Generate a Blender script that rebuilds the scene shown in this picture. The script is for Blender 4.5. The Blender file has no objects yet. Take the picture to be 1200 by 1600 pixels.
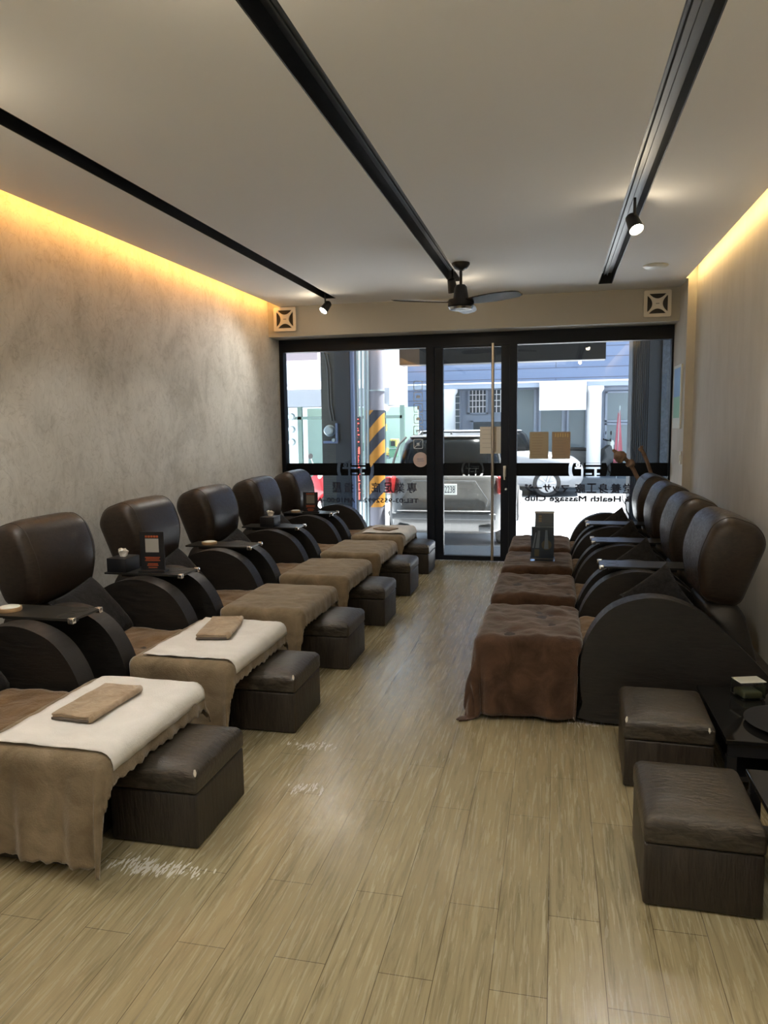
import bpy, bmesh, math, random
from mathutils import Vector, Matrix, noise, Euler
C = bpy.context.scene.collection
PI = math.pi
# ------------------------------------------------------------------ camera, light, exposure
EXPOSURE = 0.95
SKY_STRENGTH = 1.35
SUN_STRENGTH = 22.0
COVE_STRENGTH = 9.0
SPOT_W = 20.0
FILL_W = 8.0
BACK_W = 54.0
cam_d = bpy.data.cameras.new('camera'); cam = bpy.data.objects.new('camera', cam_d); C.objects.link(cam)
cam_d.sensor_fit = 'HORIZONTAL'; cam_d.sensor_width = 36.0; cam_d.lens = 36.0*1164.65/1200.0
cam_d.clip_start = 0.05; cam_d.clip_end = 200
r_ = Vector((0.97489291, 0.22229956, -0.01291182)); u_ = Vector((-0.01329586, 0.11599463, 0.99316085)); f_ = Vector((-0.22227692, 0.9680538, -0.116038))
cam.matrix_world = Matrix(((r_.x, u_.x, -f_.x, 0), (r_.y, u_.y, -f_.y, 0), (r_.z, u_.z, -f_.z, 1.5), (0, 0, 0, 1)))
sc = bpy.context.scene; sc.camera = cam
sc.view_settings.view_transform = 'Standard'; sc.view_settings.look = 'None'; sc.view_settings.gamma = 1.0
sc.view_settings.use_curve_mapping = False; sc.view_settings.exposure = EXPOSURE
sc.cycles.max_bounces = 7; sc.cycles.diffuse_bounces = 4; sc.cycles.transparent_max_bounces = 16
sc.cycles.sample_clamp_indirect = 6.0
w = bpy.data.worlds.new('sky'); sc.world = w; w.use_nodes = True
bg = w.node_tree.nodes['Background']; bg.inputs[0].default_value = (0.70, 0.84, 1.0, 1); bg.inputs[1].default_value = SKY_STRENGTH
def light(name, kind, loc, rot, power, color, **k):
    d = bpy.data.lights.new(name, kind); d.energy = power; d.color = color
    for a, b in k.items(): setattr(d, a, b)
    o = bpy.data.objects.new(name, d); C.objects.link(o); o.location = loc; o.rotation_euler = rot; return o
light('sun', 'SUN', (0, 15, 10), Vector((-0.30, -0.16, -1)).to_track_quat('-Z', 'Y').to_euler(), SUN_STRENGTH, (1, 0.96, 0.9), angle=0.02)
# added fill lights, unseen behind the camera, that brighten the room by bounce
light('fill_light_near', 'AREA', (-1.0, 0.3, 2.72), (0, 0, 0), FILL_W, (1.0, 0.97, 0.92), shape='RECTANGLE', size=2.4, size_y=1.2)
for dx_ in (-2.3, -0.9, 0.5):
    for dy_ in (-2.9, -1.5): light('fill_light_back', 'SPOT', (dx_, dy_, 2.74), (0, 0, 0), BACK_W, (0.86, 0.94, 1.0), spot_size=math.radians(100), spot_blend=0.6, shadow_soft_size=0.06)

# ------------------------------------------------------------------ materials
def mat(name, col, rough=0.6, metal=0.0, spec=0.5, emit=None, es=0.0, sheen=0.0, coat=0.0):
    m = bpy.data.materials.new(name); m.use_nodes = True
    b = m.node_tree.nodes['Principled BSDF']
    b.inputs['Base Color'].default_value = (*col, 1); b.inputs['Roughness'].default_value = rough
    b.inputs['Metallic'].default_value = metal; b.inputs['Specular IOR Level'].default_value = spec
    if emit: b.inputs['Emission Color'].default_value = (*emit, 1); b.inputs['Emission Strength'].default_value = es
    if sheen: b.inputs['Sheen Weight'].default_value = sheen; b.inputs['Sheen Roughness'].default_value = 0.4
    if coat: b.inputs['Coat Weight'].default_value = coat
    return m
def N(m, t, **k):
    n = m.node_tree.nodes.new(t)
    for a, b in k.items(): setattr(n, a, b)
    return n
def L(m, a, b): m.node_tree.links.new(a, b)
def coords(m, scale, rot=(0, 0, 0), kind='Object'):
    tc = N(m, 'ShaderNodeTexCoord'); mp = N(m, 'ShaderNodeMapping')
    mp.inputs['Scale'].default_value = scale; mp.inputs['Rotation'].default_value = rot
    L(m, tc.outputs[kind], mp.inputs['Vector']); return mp.outputs[0]
def noisy(m, vec, scale, detail=4, rough=0.55, dist=0.0):
    n = N(m, 'ShaderNodeTexNoise'); n.inputs['Scale'].default_value = scale; n.inputs['Detail'].default_value = detail
    n.inputs['Roughness'].default_value = rough; n.inputs['Distortion'].default_value = dist
    L(m, vec, n.inputs['Vector']); return n.outputs['Fac']
def ramp(m, fac, stops):
    r = N(m, 'ShaderNodeValToRGB'); e = r.color_ramp.elements
    e[0].position, e[0].color = stops[0][0], (*stops[0][1], 1); e[1].position, e[1].color = stops[-1][0], (*stops[-1][1], 1)
    for p, c in stops[1:-1]: q = e.new(p); q.color = (*c, 1)
    L(m, fac, r.inputs[0]); return r.outputs[0]
def bump(m, h, strength, dist=0.01):
    b = N(m, 'ShaderNodeBump'); b.inputs['Strength'].default_value = strength; b.inputs['Distance'].default_value = dist
    L(m, h, b.inputs['Height']); L(m, b.outputs[0], m.node_tree.nodes['Principled BSDF'].inputs['Normal'])
def base(m, c): L(m, c, m.node_tree.nodes['Principled BSDF'].inputs['Base Color'])
def math_(m, op, a, b=None):
    n = N(m, 'ShaderNodeMath', operation=op)
    for i, v in enumerate((a, b)):
        if v is None: continue
        if isinstance(v, (int, float)): n.inputs[i].default_value = v
        else: L(m, v, n.inputs[i])
    return n.outputs[0]
def fabric(name, c0, c1, scale=9, bs=0.25, rough=0.95, sheen=0.3):
    m = mat(name, c0, rough, spec=0.15, sheen=sheen)
    v = coords(m, (1, 1, 1)); n = noisy(m, v, scale, 5, 0.6, 0.6)
    base(m, ramp(m, n, [(0.32, c0), (0.68, c1)])); f = noisy(m, v, 160, 3)
    bump(m, math_(m, 'ADD', math_(m, 'MULTIPLY', n, 1.2), math_(m, 'MULTIPLY', f, 0.25)), bs, 0.02); return m
def leather(name, c0, c1, scl=(60, 60, 8), rough=0.42, bs=0.35, spec=0.5):
    m = mat(name, c0, rough, spec=spec); v = coords(m, scl)
    n = noisy(m, v, 1.0, 4, 0.6, 0.8)
    base(m, ramp(m, n, [(0.35, c0), (0.7, c1)])); bump(m, n, bs, 0.004)
    rr = N(m, 'ShaderNodeMapRange'); rr.inputs[1].default_value = 0.3; rr.inputs[2].default_value = 0.7
    rr.inputs[3].default_value = rough-0.08; rr.inputs[4].default_value = rough+0.12
    L(m, n, rr.inputs[0]); L(m, rr.outputs[0], m.node_tree.nodes['Principled BSDF'].inputs['Roughness']); return m
M = {}
M['leather'] = leather('dark_brown_leather', (0.008, 0.0072, 0.0066), (0.020, 0.0172, 0.015), (14, 14, 90), 0.48, 0.3)
M['head_leather'] = leather('headrest_leather', (0.016, 0.011, 0.008), (0.036, 0.025, 0.018), (30, 30, 70), 0.38, 0.25)
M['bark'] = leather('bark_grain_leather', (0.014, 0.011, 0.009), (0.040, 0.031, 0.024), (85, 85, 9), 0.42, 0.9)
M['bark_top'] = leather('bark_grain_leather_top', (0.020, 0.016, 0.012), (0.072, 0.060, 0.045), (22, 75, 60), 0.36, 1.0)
M['piping'] = mat('piping', (0.03, 0.022, 0.016), 0.4)
M['pillow'] = fabric('charcoal_pillow', (0.009, 0.009, 0.010), (0.022, 0.022, 0.024), 30, 0.3, sheen=0.1)
M['brown_plush'] = fabric('brown_plush', (0.036, 0.020, 0.013), (0.100, 0.056, 0.035), 7, 0.5, sheen=0.5)
M['seat_plush'] = fabric('tan_plush', (0.125, 0.074, 0.036), (0.22, 0.138, 0.07), 8, 0.5, sheen=0.4)
M['beige_plush'] = fabric('beige_plush', (0.16, 0.122, 0.076), (0.28, 0.222, 0.148), 7, 0.45, sheen=0.4)
M['sheet'] = fabric('white_nonwoven', (0.66, 0.65, 0.625), (0.76, 0.75, 0.725), 5, 0.3, 0.8, sheen=0.0)
M['towel'] = fabric('tan_towel', (0.31, 0.235, 0.16), (0.44, 0.345, 0.245), 20, 0.4)
M['towel_edge'] = fabric('towel_edge', (0.10, 0.085, 0.075), (0.16, 0.13, 0.11), 20, 0.3)
M['black'] = mat('black_metal', (0.010, 0.011, 0.014), 0.45)
M['frame'] = mat('black_window_frame', (0.008, 0.011, 0.018), 0.4, spec=0.2)
M['tray'] = mat('black_tray', (0.024, 0.024, 0.022), 0.28, spec=0.6)
M['hole'] = mat('hole_black', (0.003, 0.003, 0.003), 0.5)
M['chrome'] = mat('chrome', (0.75, 0.74, 0.72), 0.22, 1.0)
M['steel'] = mat('brushed_steel', (0.62, 0.57, 0.50), 0.28, 1.0)
M['white'] = mat('white_plastic', (0.70, 0.73, 0.68), 0.4)
M['cream'] = mat('cream_plastic', (0.72, 0.68, 0.60), 0.4)
M['paper'] = mat('paper', (0.62, 0.58, 0.50), 0.8)
M['paper_backlit'] = mat('backlit_notice_paper', (0.40, 0.33, 0.22), 0.8)  # brown puts the backlit shade into the paper colour
M['wood'] = mat('light_wood', (0.42, 0.28, 0.15), 0.5)
M['ink'] = mat('navy_lettering', (0.020, 0.022, 0.045), 0.5)
M['red_ink'] = mat('orange_print', (0.42, 0.09, 0.03), 0.6)
M['film'] = mat('white_film', (0.62, 0.66, 0.72), 0.4)
M['band'] = mat('black_film', (0.004, 0.005, 0.007), 0.4, spec=0.15)
M['led'] = mat('warm_led', (1, 0.6, 0.2), 0.5, emit=(1.0, 0.46, 0.10), es=COVE_STRENGTH)
M['led_r'] = mat('warm_led_yellow', (1, 0.7, 0.3), 0.5, emit=(1.0, 0.66, 0.26), es=COVE_STRENGTH*0.9)
M['bulb'] = mat('lamp_lens', (1, 1, 1), 0.4, emit=(1.0, 0.86, 0.60), es=30)
M['redled'] = mat('red_led_text', (1, 0.1, 0.1), 0.5, emit=(1.0, 0.08, 0.05), es=2.4)
def glass_mat(name, tint, ior=1.45):
    m = bpy.data.materials.new(name); m.use_nodes = True; nt = m.node_tree; nt.nodes.clear()
    o = N(m, 'ShaderNodeOutputMaterial'); t = N(m, 'ShaderNodeBsdfTransparent'); g = N(m, 'ShaderNodeBsdfGlossy'); x = N(m, 'ShaderNodeMixShader')
    t.inputs[0].default_value = (*tint, 1); g.inputs['Roughness'].default_value = 0.01
    fr = N(m, 'ShaderNodeFresnel'); fr.inputs[0].default_value = ior
    L(m, fr.outputs[0], x.inputs[0]); L(m, t.outputs[0], x.inputs[1]); L(m, g.outputs[0], x.inputs[2]); L(m, x.outputs[0], o.inputs[0]); return m
M['glass'] = glass_mat('clear_glass', (0.93, 0.96, 0.97))
M['acrylic'] = glass_mat('clear_acrylic', (0.86, 0.90, 0.93))
M['frost'] = glass_mat('sandblast_film', (0.72, 0.76, 0.84))
# floor
m = M['floor'] = mat('wood_plank_vinyl', (0.3, 0.25, 0.17), 0.3, spec=0.5)
v = coords(m, (1, 1, 1), (0, 0, PI/2)); br = N(m, 'ShaderNodeTexBrick'); L(m, v, br.inputs['Vector'])
br.offset = 0.37; br.inputs['Scale'].default_value = 1.0; br.inputs['Brick Width'].default_value = 0.92; br.inputs['Row Height'].default_value = 0.152
br.inputs['Mortar Size'].default_value = 0.0012; br.inputs['Mortar Smooth'].default_value = 0.1; br.inputs['Bias'].default_value = 0.0
br.inputs['Color1'].default_value = (0.355, 0.308, 0.190, 1); br.inputs['Color2'].default_value = (0.312, 0.270, 0.166, 1); br.inputs['Mortar'].default_value = (0.11, 0.085, 0.05, 1)
v2 = coords(m, (26, 1.6, 1)); g = noisy(m, v2, 1.6, 7, 0.62, 1.2)
mx = N(m, 'ShaderNodeMix', data_type='RGBA', blend_type='MULTIPLY'); mx.inputs[0].default_value = 0.85
L(m, br.outputs['Color'], mx.inputs[6]); L(m, ramp(m, g, [(0.30, (0.50, 0.47, 0.42)), (0.5, (0.97, 0.96, 0.93)), (0.75, (1.18, 1.16, 1.12))]), mx.inputs[7]); base(m, mx.outputs[2])
v3 = coords(m, (60, 3.0, 1)); g3 = noisy(m, v3, 1.5, 4, 0.6, 0.8); g4 = noisy(m, coords(m, (1, 1, 1)), 9.0, 3, 0.5)
bump(m, math_(m, 'ADD', math_(m, 'MULTIPLY', g3, 0.55), math_(m, 'ADD', math_(m, 'MULTIPLY', br.outputs['Fac'], -0.7), math_(m, 'MULTIPLY', g4, 1.2))), 0.33, 0.004)
rr = N(m, 'ShaderNodeMapRange'); rr.inputs[1].default_value = 0.35; rr.inputs[2].default_value = 0.65; rr.inputs[3].default_value = 0.15; rr.inputs[4].default_value = 0.32
L(m, g3, rr.inputs[0]); L(m, rr.outputs[0], m.node_tree.nodes['Principled BSDF'].inputs['Roughness'])
# walls
m = M['plaster'] = mat('mottled_plaster_wallpaper', (0.4, 0.37, 0.33), 0.7, spec=0.3)
v = coords(m, (1, 1, 0.8)); a = noisy(m, v, 2.2, 9, 0.62, 1.4); b = noisy(m, v, 9, 8, 0.7, 2.2)
vo = N(m, 'ShaderNodeTexNoise'); vo.inputs['Scale'].default_value = 5.5; vo.inputs['Detail'].default_value = 6; vo.inputs['Distortion'].default_value = 2.6; L(m, v, vo.inputs['Vector'])
cr = math_(m, 'ABSOLUTE', math_(m, 'SUBTRACT', vo.outputs['Fac'], 0.5))
crk = ramp(m, cr, [(0.0, (0.80, 0.79, 0.77)), (0.022, (1, 1, 1))])
c1 = ramp(m, math_(m, 'ADD', math_(m, 'MULTIPLY', a, 0.6), math_(m, 'MULTIPLY', b, 0.4)), [(0.36, (0.52, 0.505, 0.465)), (0.5, (0.66, 0.645, 0.60)), (0.64, (0.75, 0.735, 0.69))])
mx = N(m, 'ShaderNodeMix', data_type='RGBA', blend_type='MULTIPLY'); mx.inputs[0].default_value = 0.8; L(m, c1, mx.inputs[6]); L(m, crk, mx.inputs[7]); base(m, mx.outputs[2]); bump(m, b, 0.12, 0.01)
m = M['grey_wall'] = mat('grey_brushed_wall', (0.40, 0.39, 0.36), 0.65, spec=0.3)
a = noisy(m, coords(m, (1, 1, 0.35)), 6, 6, 0.6, 0.8); base(m, ramp(m, a, [(0.3, (0.50, 0.485, 0.445)), (0.7, (0.57, 0.555, 0.515))]))
M['ceiling'] = mat('ceiling_paint', (0.80, 0.80, 0.80), 0.8, spec=0.2)
M['cove'] = mat('cove_paint', (0.6, 0.56, 0.5), 0.8, spec=0.2)
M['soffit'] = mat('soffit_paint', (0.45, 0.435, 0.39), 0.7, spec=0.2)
# exterior
m = M['facade'] = mat('blue_grey_tile_facade', (0.33, 0.42, 0.62), 0.6)
v = coords(m, (1, 1, 1), (PI/2, 0, 0)); br = N(m, 'ShaderNodeTexBrick'); L(m, v, br.inputs['Vector']); br.inputs['Scale'].default_value = 1
br.inputs['Brick Width'].default_value = 40; br.inputs['Row Height'].default_value = 0.27; br.inputs['Mortar Size'].default_value = 0.012
br.inputs['Color1'].default_value = (0.098, 0.138, 0.235, 1); br.inputs['Color2'].default_value = (0.112, 0.152, 0.25, 1); br.inputs['Mortar'].default_value = (0.05, 0.06, 0.1, 1); base(m, br.outputs['Color'])
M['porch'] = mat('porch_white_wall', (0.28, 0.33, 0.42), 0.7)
M['column'] = mat('white_column_paint', (0.85, 0.86, 0.88), 0.6)
M['window_dark'] = mat('dark_window_glass', (0.05, 0.065, 0.08), 0.3, spec=0.3)
M['window_grey'] = mat('curtained_window', (0.17, 0.22, 0.25), 0.3)
M['street'] = mat('sunlit_pavement', (0.62, 0.63, 0.66), 0.9)
M['tile'] = mat('grey_entry_tile', (0.10, 0.115, 0.135), 0.5)
m = M['stone'] = mat('grey_stone_tile', (0.1, 0.105, 0.1), 0.7, spec=0.2)
v = coords(m, (1, 1, 1), (PI/2, 0, 0)); br = N(m, 'ShaderNodeTexBrick'); L(m, v, br.inputs['Vector']); br.inputs['Scale'].default_value = 1
br.inputs['Brick Width'].default_value = 1.2; br.inputs['Row Height'].default_value = 0.03; br.inputs['Mortar Size'].default_value = 0.002
br.inputs['Color1'].default_value = (0.075, 0.078, 0.072, 1); br.inputs['Color2'].default_value = (0.065, 0.068, 0.065, 1); br.inputs['Mortar'].default_value = (0.045, 0.047, 0.045, 1); base(m, br.outputs['Color'])
m = M['granite'] = mat('speckled_granite', (0.05, 0.06, 0.07), 0.4)
a = noisy(m, coords(m, (1, 1, 1)), 26, 6, 0.8); base(m, ramp(m, a, [(0.42, (0.02, 0.025, 0.033)), (0.62, (0.06, 0.07, 0.09)), (0.72, (0.16, 0.18, 0.20))]))
M['slate'] = mat('slate_panel', (0.030, 0.036, 0.045), 0.5, spec=0.3)
M['brownwall'] = mat('brown_sign_end', (0.15, 0.10, 0.07), 0.5)
M['navy'] = mat('dark_sign_box', (0.012, 0.018, 0.028), 0.4)
M['greenframe'] = mat('green_aluminium', (0.08, 0.13, 0.115), 0.5)
M['shopglow'] = mat('glowing_green_interior', (0.34, 0.46, 0.40), 0.7, emit=(0.34, 0.50, 0.42), es=0.25)  # emission stands in for the light inside the shop
M['roofwhite'] = mat('white_roof_sheet', (0.9, 0.9, 0.92), 0.7)
M['fascia'] = mat('grey_fascia', (0.20, 0.22, 0.25), 0.7)
M['pinkroof'] = mat('faded_pink_roof', (0.24, 0.20, 0.22), 0.8)
M['concrete'] = mat('concrete_pole', (0.20, 0.20, 0.24), 0.85)
M['galv'] = mat('galvanised_pipe', (0.34, 0.40, 0.42), 0.4, 0.5)
M['bluesheet'] = mat('blue_sheet', (0.14, 0.19, 0.33), 0.6)
m = M['hazard'] = mat('yellow_black_stripes', (0.8, 0.4, 0.05), 0.6)
tc = N(m, 'ShaderNodeTexCoord'); sx = N(m, 'ShaderNodeSeparateXYZ'); L(m, tc.outputs['Object'], sx.inputs[0])
s1 = math_(m, 'ADD', math_(m, 'MULTIPLY', sx.outputs[2], 2.55), math_(m, 'MULTIPLY', sx.outputs[0], -3.0)); s2 = math_(m, 'FRACT', s1)
base(m, ramp(m, math_(m, 'GREATER_THAN', s2, 0.5), [(0.0, (0.46, 0.21, 0.03)), (1.0, (0.022, 0.028, 0.045))]))
M['carpaint'] = mat('silver_car_paint', (0.09, 0.09, 0.088), 0.3, 0.2, coat=0.3)
M['carwhite'] = mat('white_car_paint', (0.22, 0.23, 0.25), 0.25, 0.0, coat=0.5)
M['carglass'] = mat('tinted_car_glass', (0.002, 0.003, 0.004), 0.2, spec=0.08)
M['cartrim'] = mat('grey_plastic_trim', (0.06, 0.065, 0.07), 0.5)
M['tyre'] = mat('tyre_rubber', (0.02, 0.02, 0.022), 0.8)
M['redlens'] = mat('red_tail_lens', (0.22, 0.02, 0.02), 0.15)
M['redpaint'] = mat('red_scooter_paint', (0.30, 0.02, 0.025), 0.3, coat=0.4)
M['flagpink'] = mat('flag_cloth', (0.34, 0.10, 0.13), 0.9)
M['driftwood'] = fabric('driftwood', (0.16, 0.10, 0.07), (0.26, 0.18, 0.13), 14, 0.6, 0.8, sheen=0)
M['worn'] = mat('worn_spot', (0.72, 0.68, 0.60), 0.8)
m = M['scuff'] = mat('worn_varnish_and_glints', (0.62, 0.60, 0.55), 0.5)
M['slateprint'] = mat('slate_blue_brochure', (0.10, 0.125, 0.165), 0.4)
M['art_blue'] = mat('poster_blue', (0.10, 0.32, 0.66), 0.3)
M['art_green'] = mat('poster_green', (0.18, 0.50, 0.32), 0.3)

# ------------------------------------------------------------------ mesh helpers
def obj(name, bm, m, parent=None, smooth=False, loc=(0, 0, 0), rot=(0, 0, 0), fix=True):
    me = bpy.data.meshes.new(name)
    if fix: bmesh.ops.recalc_face_normals(bm, faces=bm.faces)
    bm.to_mesh(me); bm.free()
    if m: me.materials.append(m)
    if smooth is not False:
        for p in me.polygons: p.use_smooth = True
        if smooth != 'all':
            ang = math.radians(smooth if isinstance(smooth, (int, float)) and smooth is not True else 35)
            try: me.set_sharp_from_angle(angle=ang)
            except Exception: pass
    o = bpy.data.objects.new(name, me); C.objects.link(o); o.location = loc; o.rotation_euler = rot
    if parent: o.parent = parent
    return o
def empty(name, loc=(0, 0, 0), rot=(0, 0, 0)):
    o = bpy.data.objects.new(name, None); C.objects.link(o); o.location = loc; o.rotation_euler = rot
    o.empty_display_size = 0.1; return o
def tag(o, label, cat, group=None, kind=None):
    o['label'] = label; o['category'] = cat
    if group: o['group'] = group
    if kind: o['kind'] = kind
    return o
def struct(o): o['kind'] = 'structure'; return o
def dup(o, parent=None):
    c = o.copy(); C.objects.link(c)
    if parent: c.parent = parent
    for ch in list(o.children): dup(ch, c)
    return c
def B(): return bmesh.new()
def box(bm, x0, x1, y0, y1, z0, z1, bev=0.0, seg=3):
    r = bmesh.ops.create_cube(bm, size=1.0); vs = r['verts']
    for v in vs: v.co = Vector(((x0+x1)/2+v.co.x*(x1-x0), (y0+y1)/2+v.co.y*(y1-y0), (z0+z1)/2+v.co.z*(z1-z0)))
    if bev > 0:
        es = {e for v in vs for e in v.link_edges}
        bmesh.ops.bevel(bm, geom=list(es), offset=bev, segments=seg, profile=0.5, affect='EDGES')
    return bm
def tube(bm, pts, rad, n=10, cap=True):
    pts = [Vector(p) for p in pts]; rings = []
    up = None
    for i, p in enumerate(pts):
        d = (pts[min(i+1, len(pts)-1)]-pts[max(i-1, 0)]).normalized()
        if up is None: up = Vector((0, 0, 1)) if abs(d.z) < 0.9 else Vector((1, 0, 0))
        s = d.cross(up).normalized(); up = s.cross(d).normalized()
        r = rad[i] if isinstance(rad, (list, tuple)) else rad
        rings.append([bm.verts.new(p+(s*math.cos(2*PI*k/n)+up*math.sin(2*PI*k/n))*r) for k in range(n)])
    for a, b in zip(rings, rings[1:]):
        for k in range(n): bm.faces.new((a[k], a[(k+1) % n], b[(k+1) % n], b[k]))
    if cap: bm.faces.new(rings[0]); bm.faces.new(rings[-1][::-1])
    return bm
def lathe(bm, prof, n=32, c=(0, 0, 0), axis='z'):
    def P(r, h, a):
        x, y = r*math.cos(a), r*math.sin(a)
        q = (x, y, h) if axis == 'z' else ((x, h, y) if axis == 'y' else (h, x, y))
        return Vector(c)+Vector(q)
    rings = []
    for r, h in prof:
        rings.append([bm.verts.new(P(max(r, 1e-5), h, 2*PI*k/n)) for k in range(n)])
    for a, b in zip(rings, rings[1:]):
        for k in range(n): bm.faces.new((a[k], a[(k+1) % n], b[(k+1) % n], b[k]))
    bm.faces.new(rings[0]); bm.faces.new(rings[-1][::-1]); bmesh.ops.remove_doubles(bm, verts=bm.verts, dist=2e-5)
    return bm
def rounded_poly(pts, rad, seg=6):
    out = []; n = len(pts)
    for i in range(n):
        p = Vector(pts[i]); a = Vector(pts[i-1]); b = Vector(pts[(i+1) % n])
        r = rad[i] if isinstance(rad, (list, tuple)) else rad
        d1 = (a-p); d2 = (b-p); l = min(r, d1.length*0.49, d2.length*0.49)
        p1 = p+d1.normalized()*l; p2 = p+d2.normalized()*l
        for k in range(seg+1):
            t = k/seg; out.append(p1*(1-t)**2+p*2*t*(1-t)+p2*t*t)
    return out
def puff(bm, prof, half, power=5.0, nw=12, sq=0.0, wfun=None, mapf=None):
    """closed 2-D profile (a,b) swept along width y in [-half,half], shrinking to the rounded ends"""
    cen = sum(prof, Vector((0, 0)))/len(prof); rings = []
    for j in range(nw+1):
        v = -math.cos(PI*j/nw); k = max(0.0, 1-abs(v)**power)**(1/power)
        k = 0.0 if j in (0, nw) else k
        k = sq+(1-sq)*k
        ring = []
        for q in prof:
            c = cen+(q-cen)*k; y = v*half*(wfun(c) if wfun else 1.0)
            ring.append(bm.verts.new(mapf(c.x, y, c.y) if mapf else (c.x, y, c.y)))
        rings.append(ring)
    n = len(prof)
    for a, b in zip(rings, rings[1:]):
        for i in range(n): bm.faces.new((a[i], a[(i+1) % n], b[(i+1) % n], b[i]))
    bm.faces.new(rings[0]); bm.faces.new(rings[-1][::-1])
    bmesh.ops.remove_doubles(bm, verts=bm.verts, dist=1e-4)
    return bm
def prism(bm, prof, y0, y1, bev=0.0, seg=2):
    a = [bm.verts.new((p[0], y0, p[1])) for p in prof]; b = [bm.verts.new((p[0], y1, p[1])) for p in prof]; n = len(prof)
    fs = [bm.faces.new(a), bm.faces.new(b[::-1])]
    for i in range(n): bm.faces.new((a[i], a[(i+1) % n], b[(i+1) % n], b[i]))
    if bev: bmesh.ops.bevel(bm, geom=list({e for f in fs for e in f.edges}), offset=bev, segments=seg, profile=0.5, affect='EDGES')
    return bm
def curve_mesh(cu, name):
    o = bpy.data.objects.new(name, cu); C.objects.link(o); dg = bpy.context.evaluated_depsgraph_get(); dg.update()
    me = bpy.data.meshes.new_from_object(o.evaluated_get(dg)); bpy.data.objects.remove(o); return me
def plate(name, loops, depth, m, parent=None, mapf=None):
    """flat plate with holes: loops of (x,y) in XY plane, thickness depth centred on z=0"""
    cu = bpy.data.curves.new(name, 'CURVE'); cu.dimensions = '2D'; cu.fill_mode = 'BOTH'; cu.extrude = depth/2
    for lp in loops:
        s = cu.splines.new('POLY'); s.points.add(len(lp)-1); s.use_cyclic_u = True
        for i, p in enumerate(lp): s.points[i].co = (p[0], p[1], 0, 1)
    me = curve_mesh(cu, name); me.name = name; me.materials.clear(); me.materials.append(m)
    if mapf:
        for v in me.vertices: v.co = mapf(v.co)
    o = bpy.data.objects.new(name, me); C.objects.link(o)
    if parent: o.parent = parent
    return o
def circle(cx, cy, r, n=24, ry=None): return [(cx+r*math.cos(2*PI*k/n), cy+(ry or r)*math.sin(2*PI*k/n)) for k in range(n)]
def rrect(x0, x1, y0, y1, r, seg=4): return [tuple(p) for p in rounded_poly([(x0, y0), (x1, y0), (x1, y1), (x0, y1)], r, seg)]
def text(name, body, rect, y, m, parent=None, face=1, bold=0.0):
    """lettering fitted in rect (x0,x1,z0,z1) on plane y; face=+1 reads from +y side, -1 reads from -y side"""
    cu = bpy.data.curves.new(name, 'FONT'); cu.body = body; cu.size = 1.0; cu.extrude = 0.0; cu.resolution_u = 3
    me = curve_mesh(cu, name); me.name = name; me.materials.clear(); me.materials.append(m)
    xs = [v.co.x for v in me.vertices]; ys = [v.co.y for v in me.vertices]
    if not xs: return None
    ax, bx, ay, by = min(xs), max(xs), min(ys), max(ys); x0, x1, z0, z1 = rect
    for v in me.vertices:
        t = (v.co.x-ax)/max(bx-ax, 1e-6); s = (v.co.y-ay)/max(by-ay, 1e-6)
        X = (x1-(x1-x0)*t) if face > 0 else (x0+(x1-x0)*t)
        v.co = (X, y, z0+(z1-z0)*s)
    if bold:
        bm = bmesh.new()
        for i, (dx, dz) in enumerate(((0, 0), (bold, 0), (-bold, 0), (0, bold), (0, -bold), (bold*.7, bold*.7), (-bold*.7, -bold*.7), (bold*.7, -bold*.7), (-bold*.7, bold*.7))):
            n0 = len(bm.verts); bm.from_mesh(me); bm.verts.ensure_lookup_table()
            for v in bm.verts[n0:]: v.co += Vector((dx, -0.00002*i, dz))
        bm.to_mesh(me); bm.free()
    o = bpy.data.objects.new(name, me); C.objects.link(o)
    if parent: o.parent = parent
    return o

# ------------------------------------------------------------------ room shell
XL, XR, XP, YD, YS, ZC, ZS = -3.03, 1.222, 1.147, 8.10, 7.74, 2.77, 2.455
YB = -3.6
struct(obj('floor', box(B(), XL-0.1, XR+0.1, YB-0.1, 8.2, -0.1, 0.0), M['floor']))
struct(obj('wall_left', box(B(), XL-0.12, XL, YB, 8.15, 0, 3.0), M['plaster']))
struct(obj('wall_right', box(B(), XR, XR+0.12, YB, 8.15, 0, 3.0), M['grey_wall']))
struct(obj('wall_back', box(B(), XL-0.1, XR+0.1, YB-0.12, YB, 0, 3.0), mat('white_back_wall', (0.8, 0.79, 0.77), 0.8)))
struct(obj('wall_pillar', box(B(), XP, XR, 7.307, 8.15, 0, ZC+0.10), M['grey_wall']))
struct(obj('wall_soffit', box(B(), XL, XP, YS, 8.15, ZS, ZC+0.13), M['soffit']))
bm = B()
xs = [(-2.895, -2.285, 7.4), (-2.163, -0.952, 7.4), (-0.830, 0.371, 7.4), (0.496, 1.127, 7.4)]
for a, b, _ in xs: box(bm, a, b, YB, YS, ZC, ZC+0.10)
box(bm, -2.285, -2.163, 7.394, YS, ZC, ZC+0.10); box(bm, -0.952, -0.830, 6.86, YS, ZC, ZC+0.10); box(bm, 0.371, 0.496, 7.381, YS, ZC, ZC+0.10)
box(bm, 1.127, 1.147, 7.307, YS, ZC, ZC+0.1)
struct(obj('ceiling', bm, M['ceiling']))
struct(obj('ceiling_upper', box(B(), XL-0.1, XR+0.1, YB, 8.15, 2.93, 3.0), M['cove']))
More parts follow.
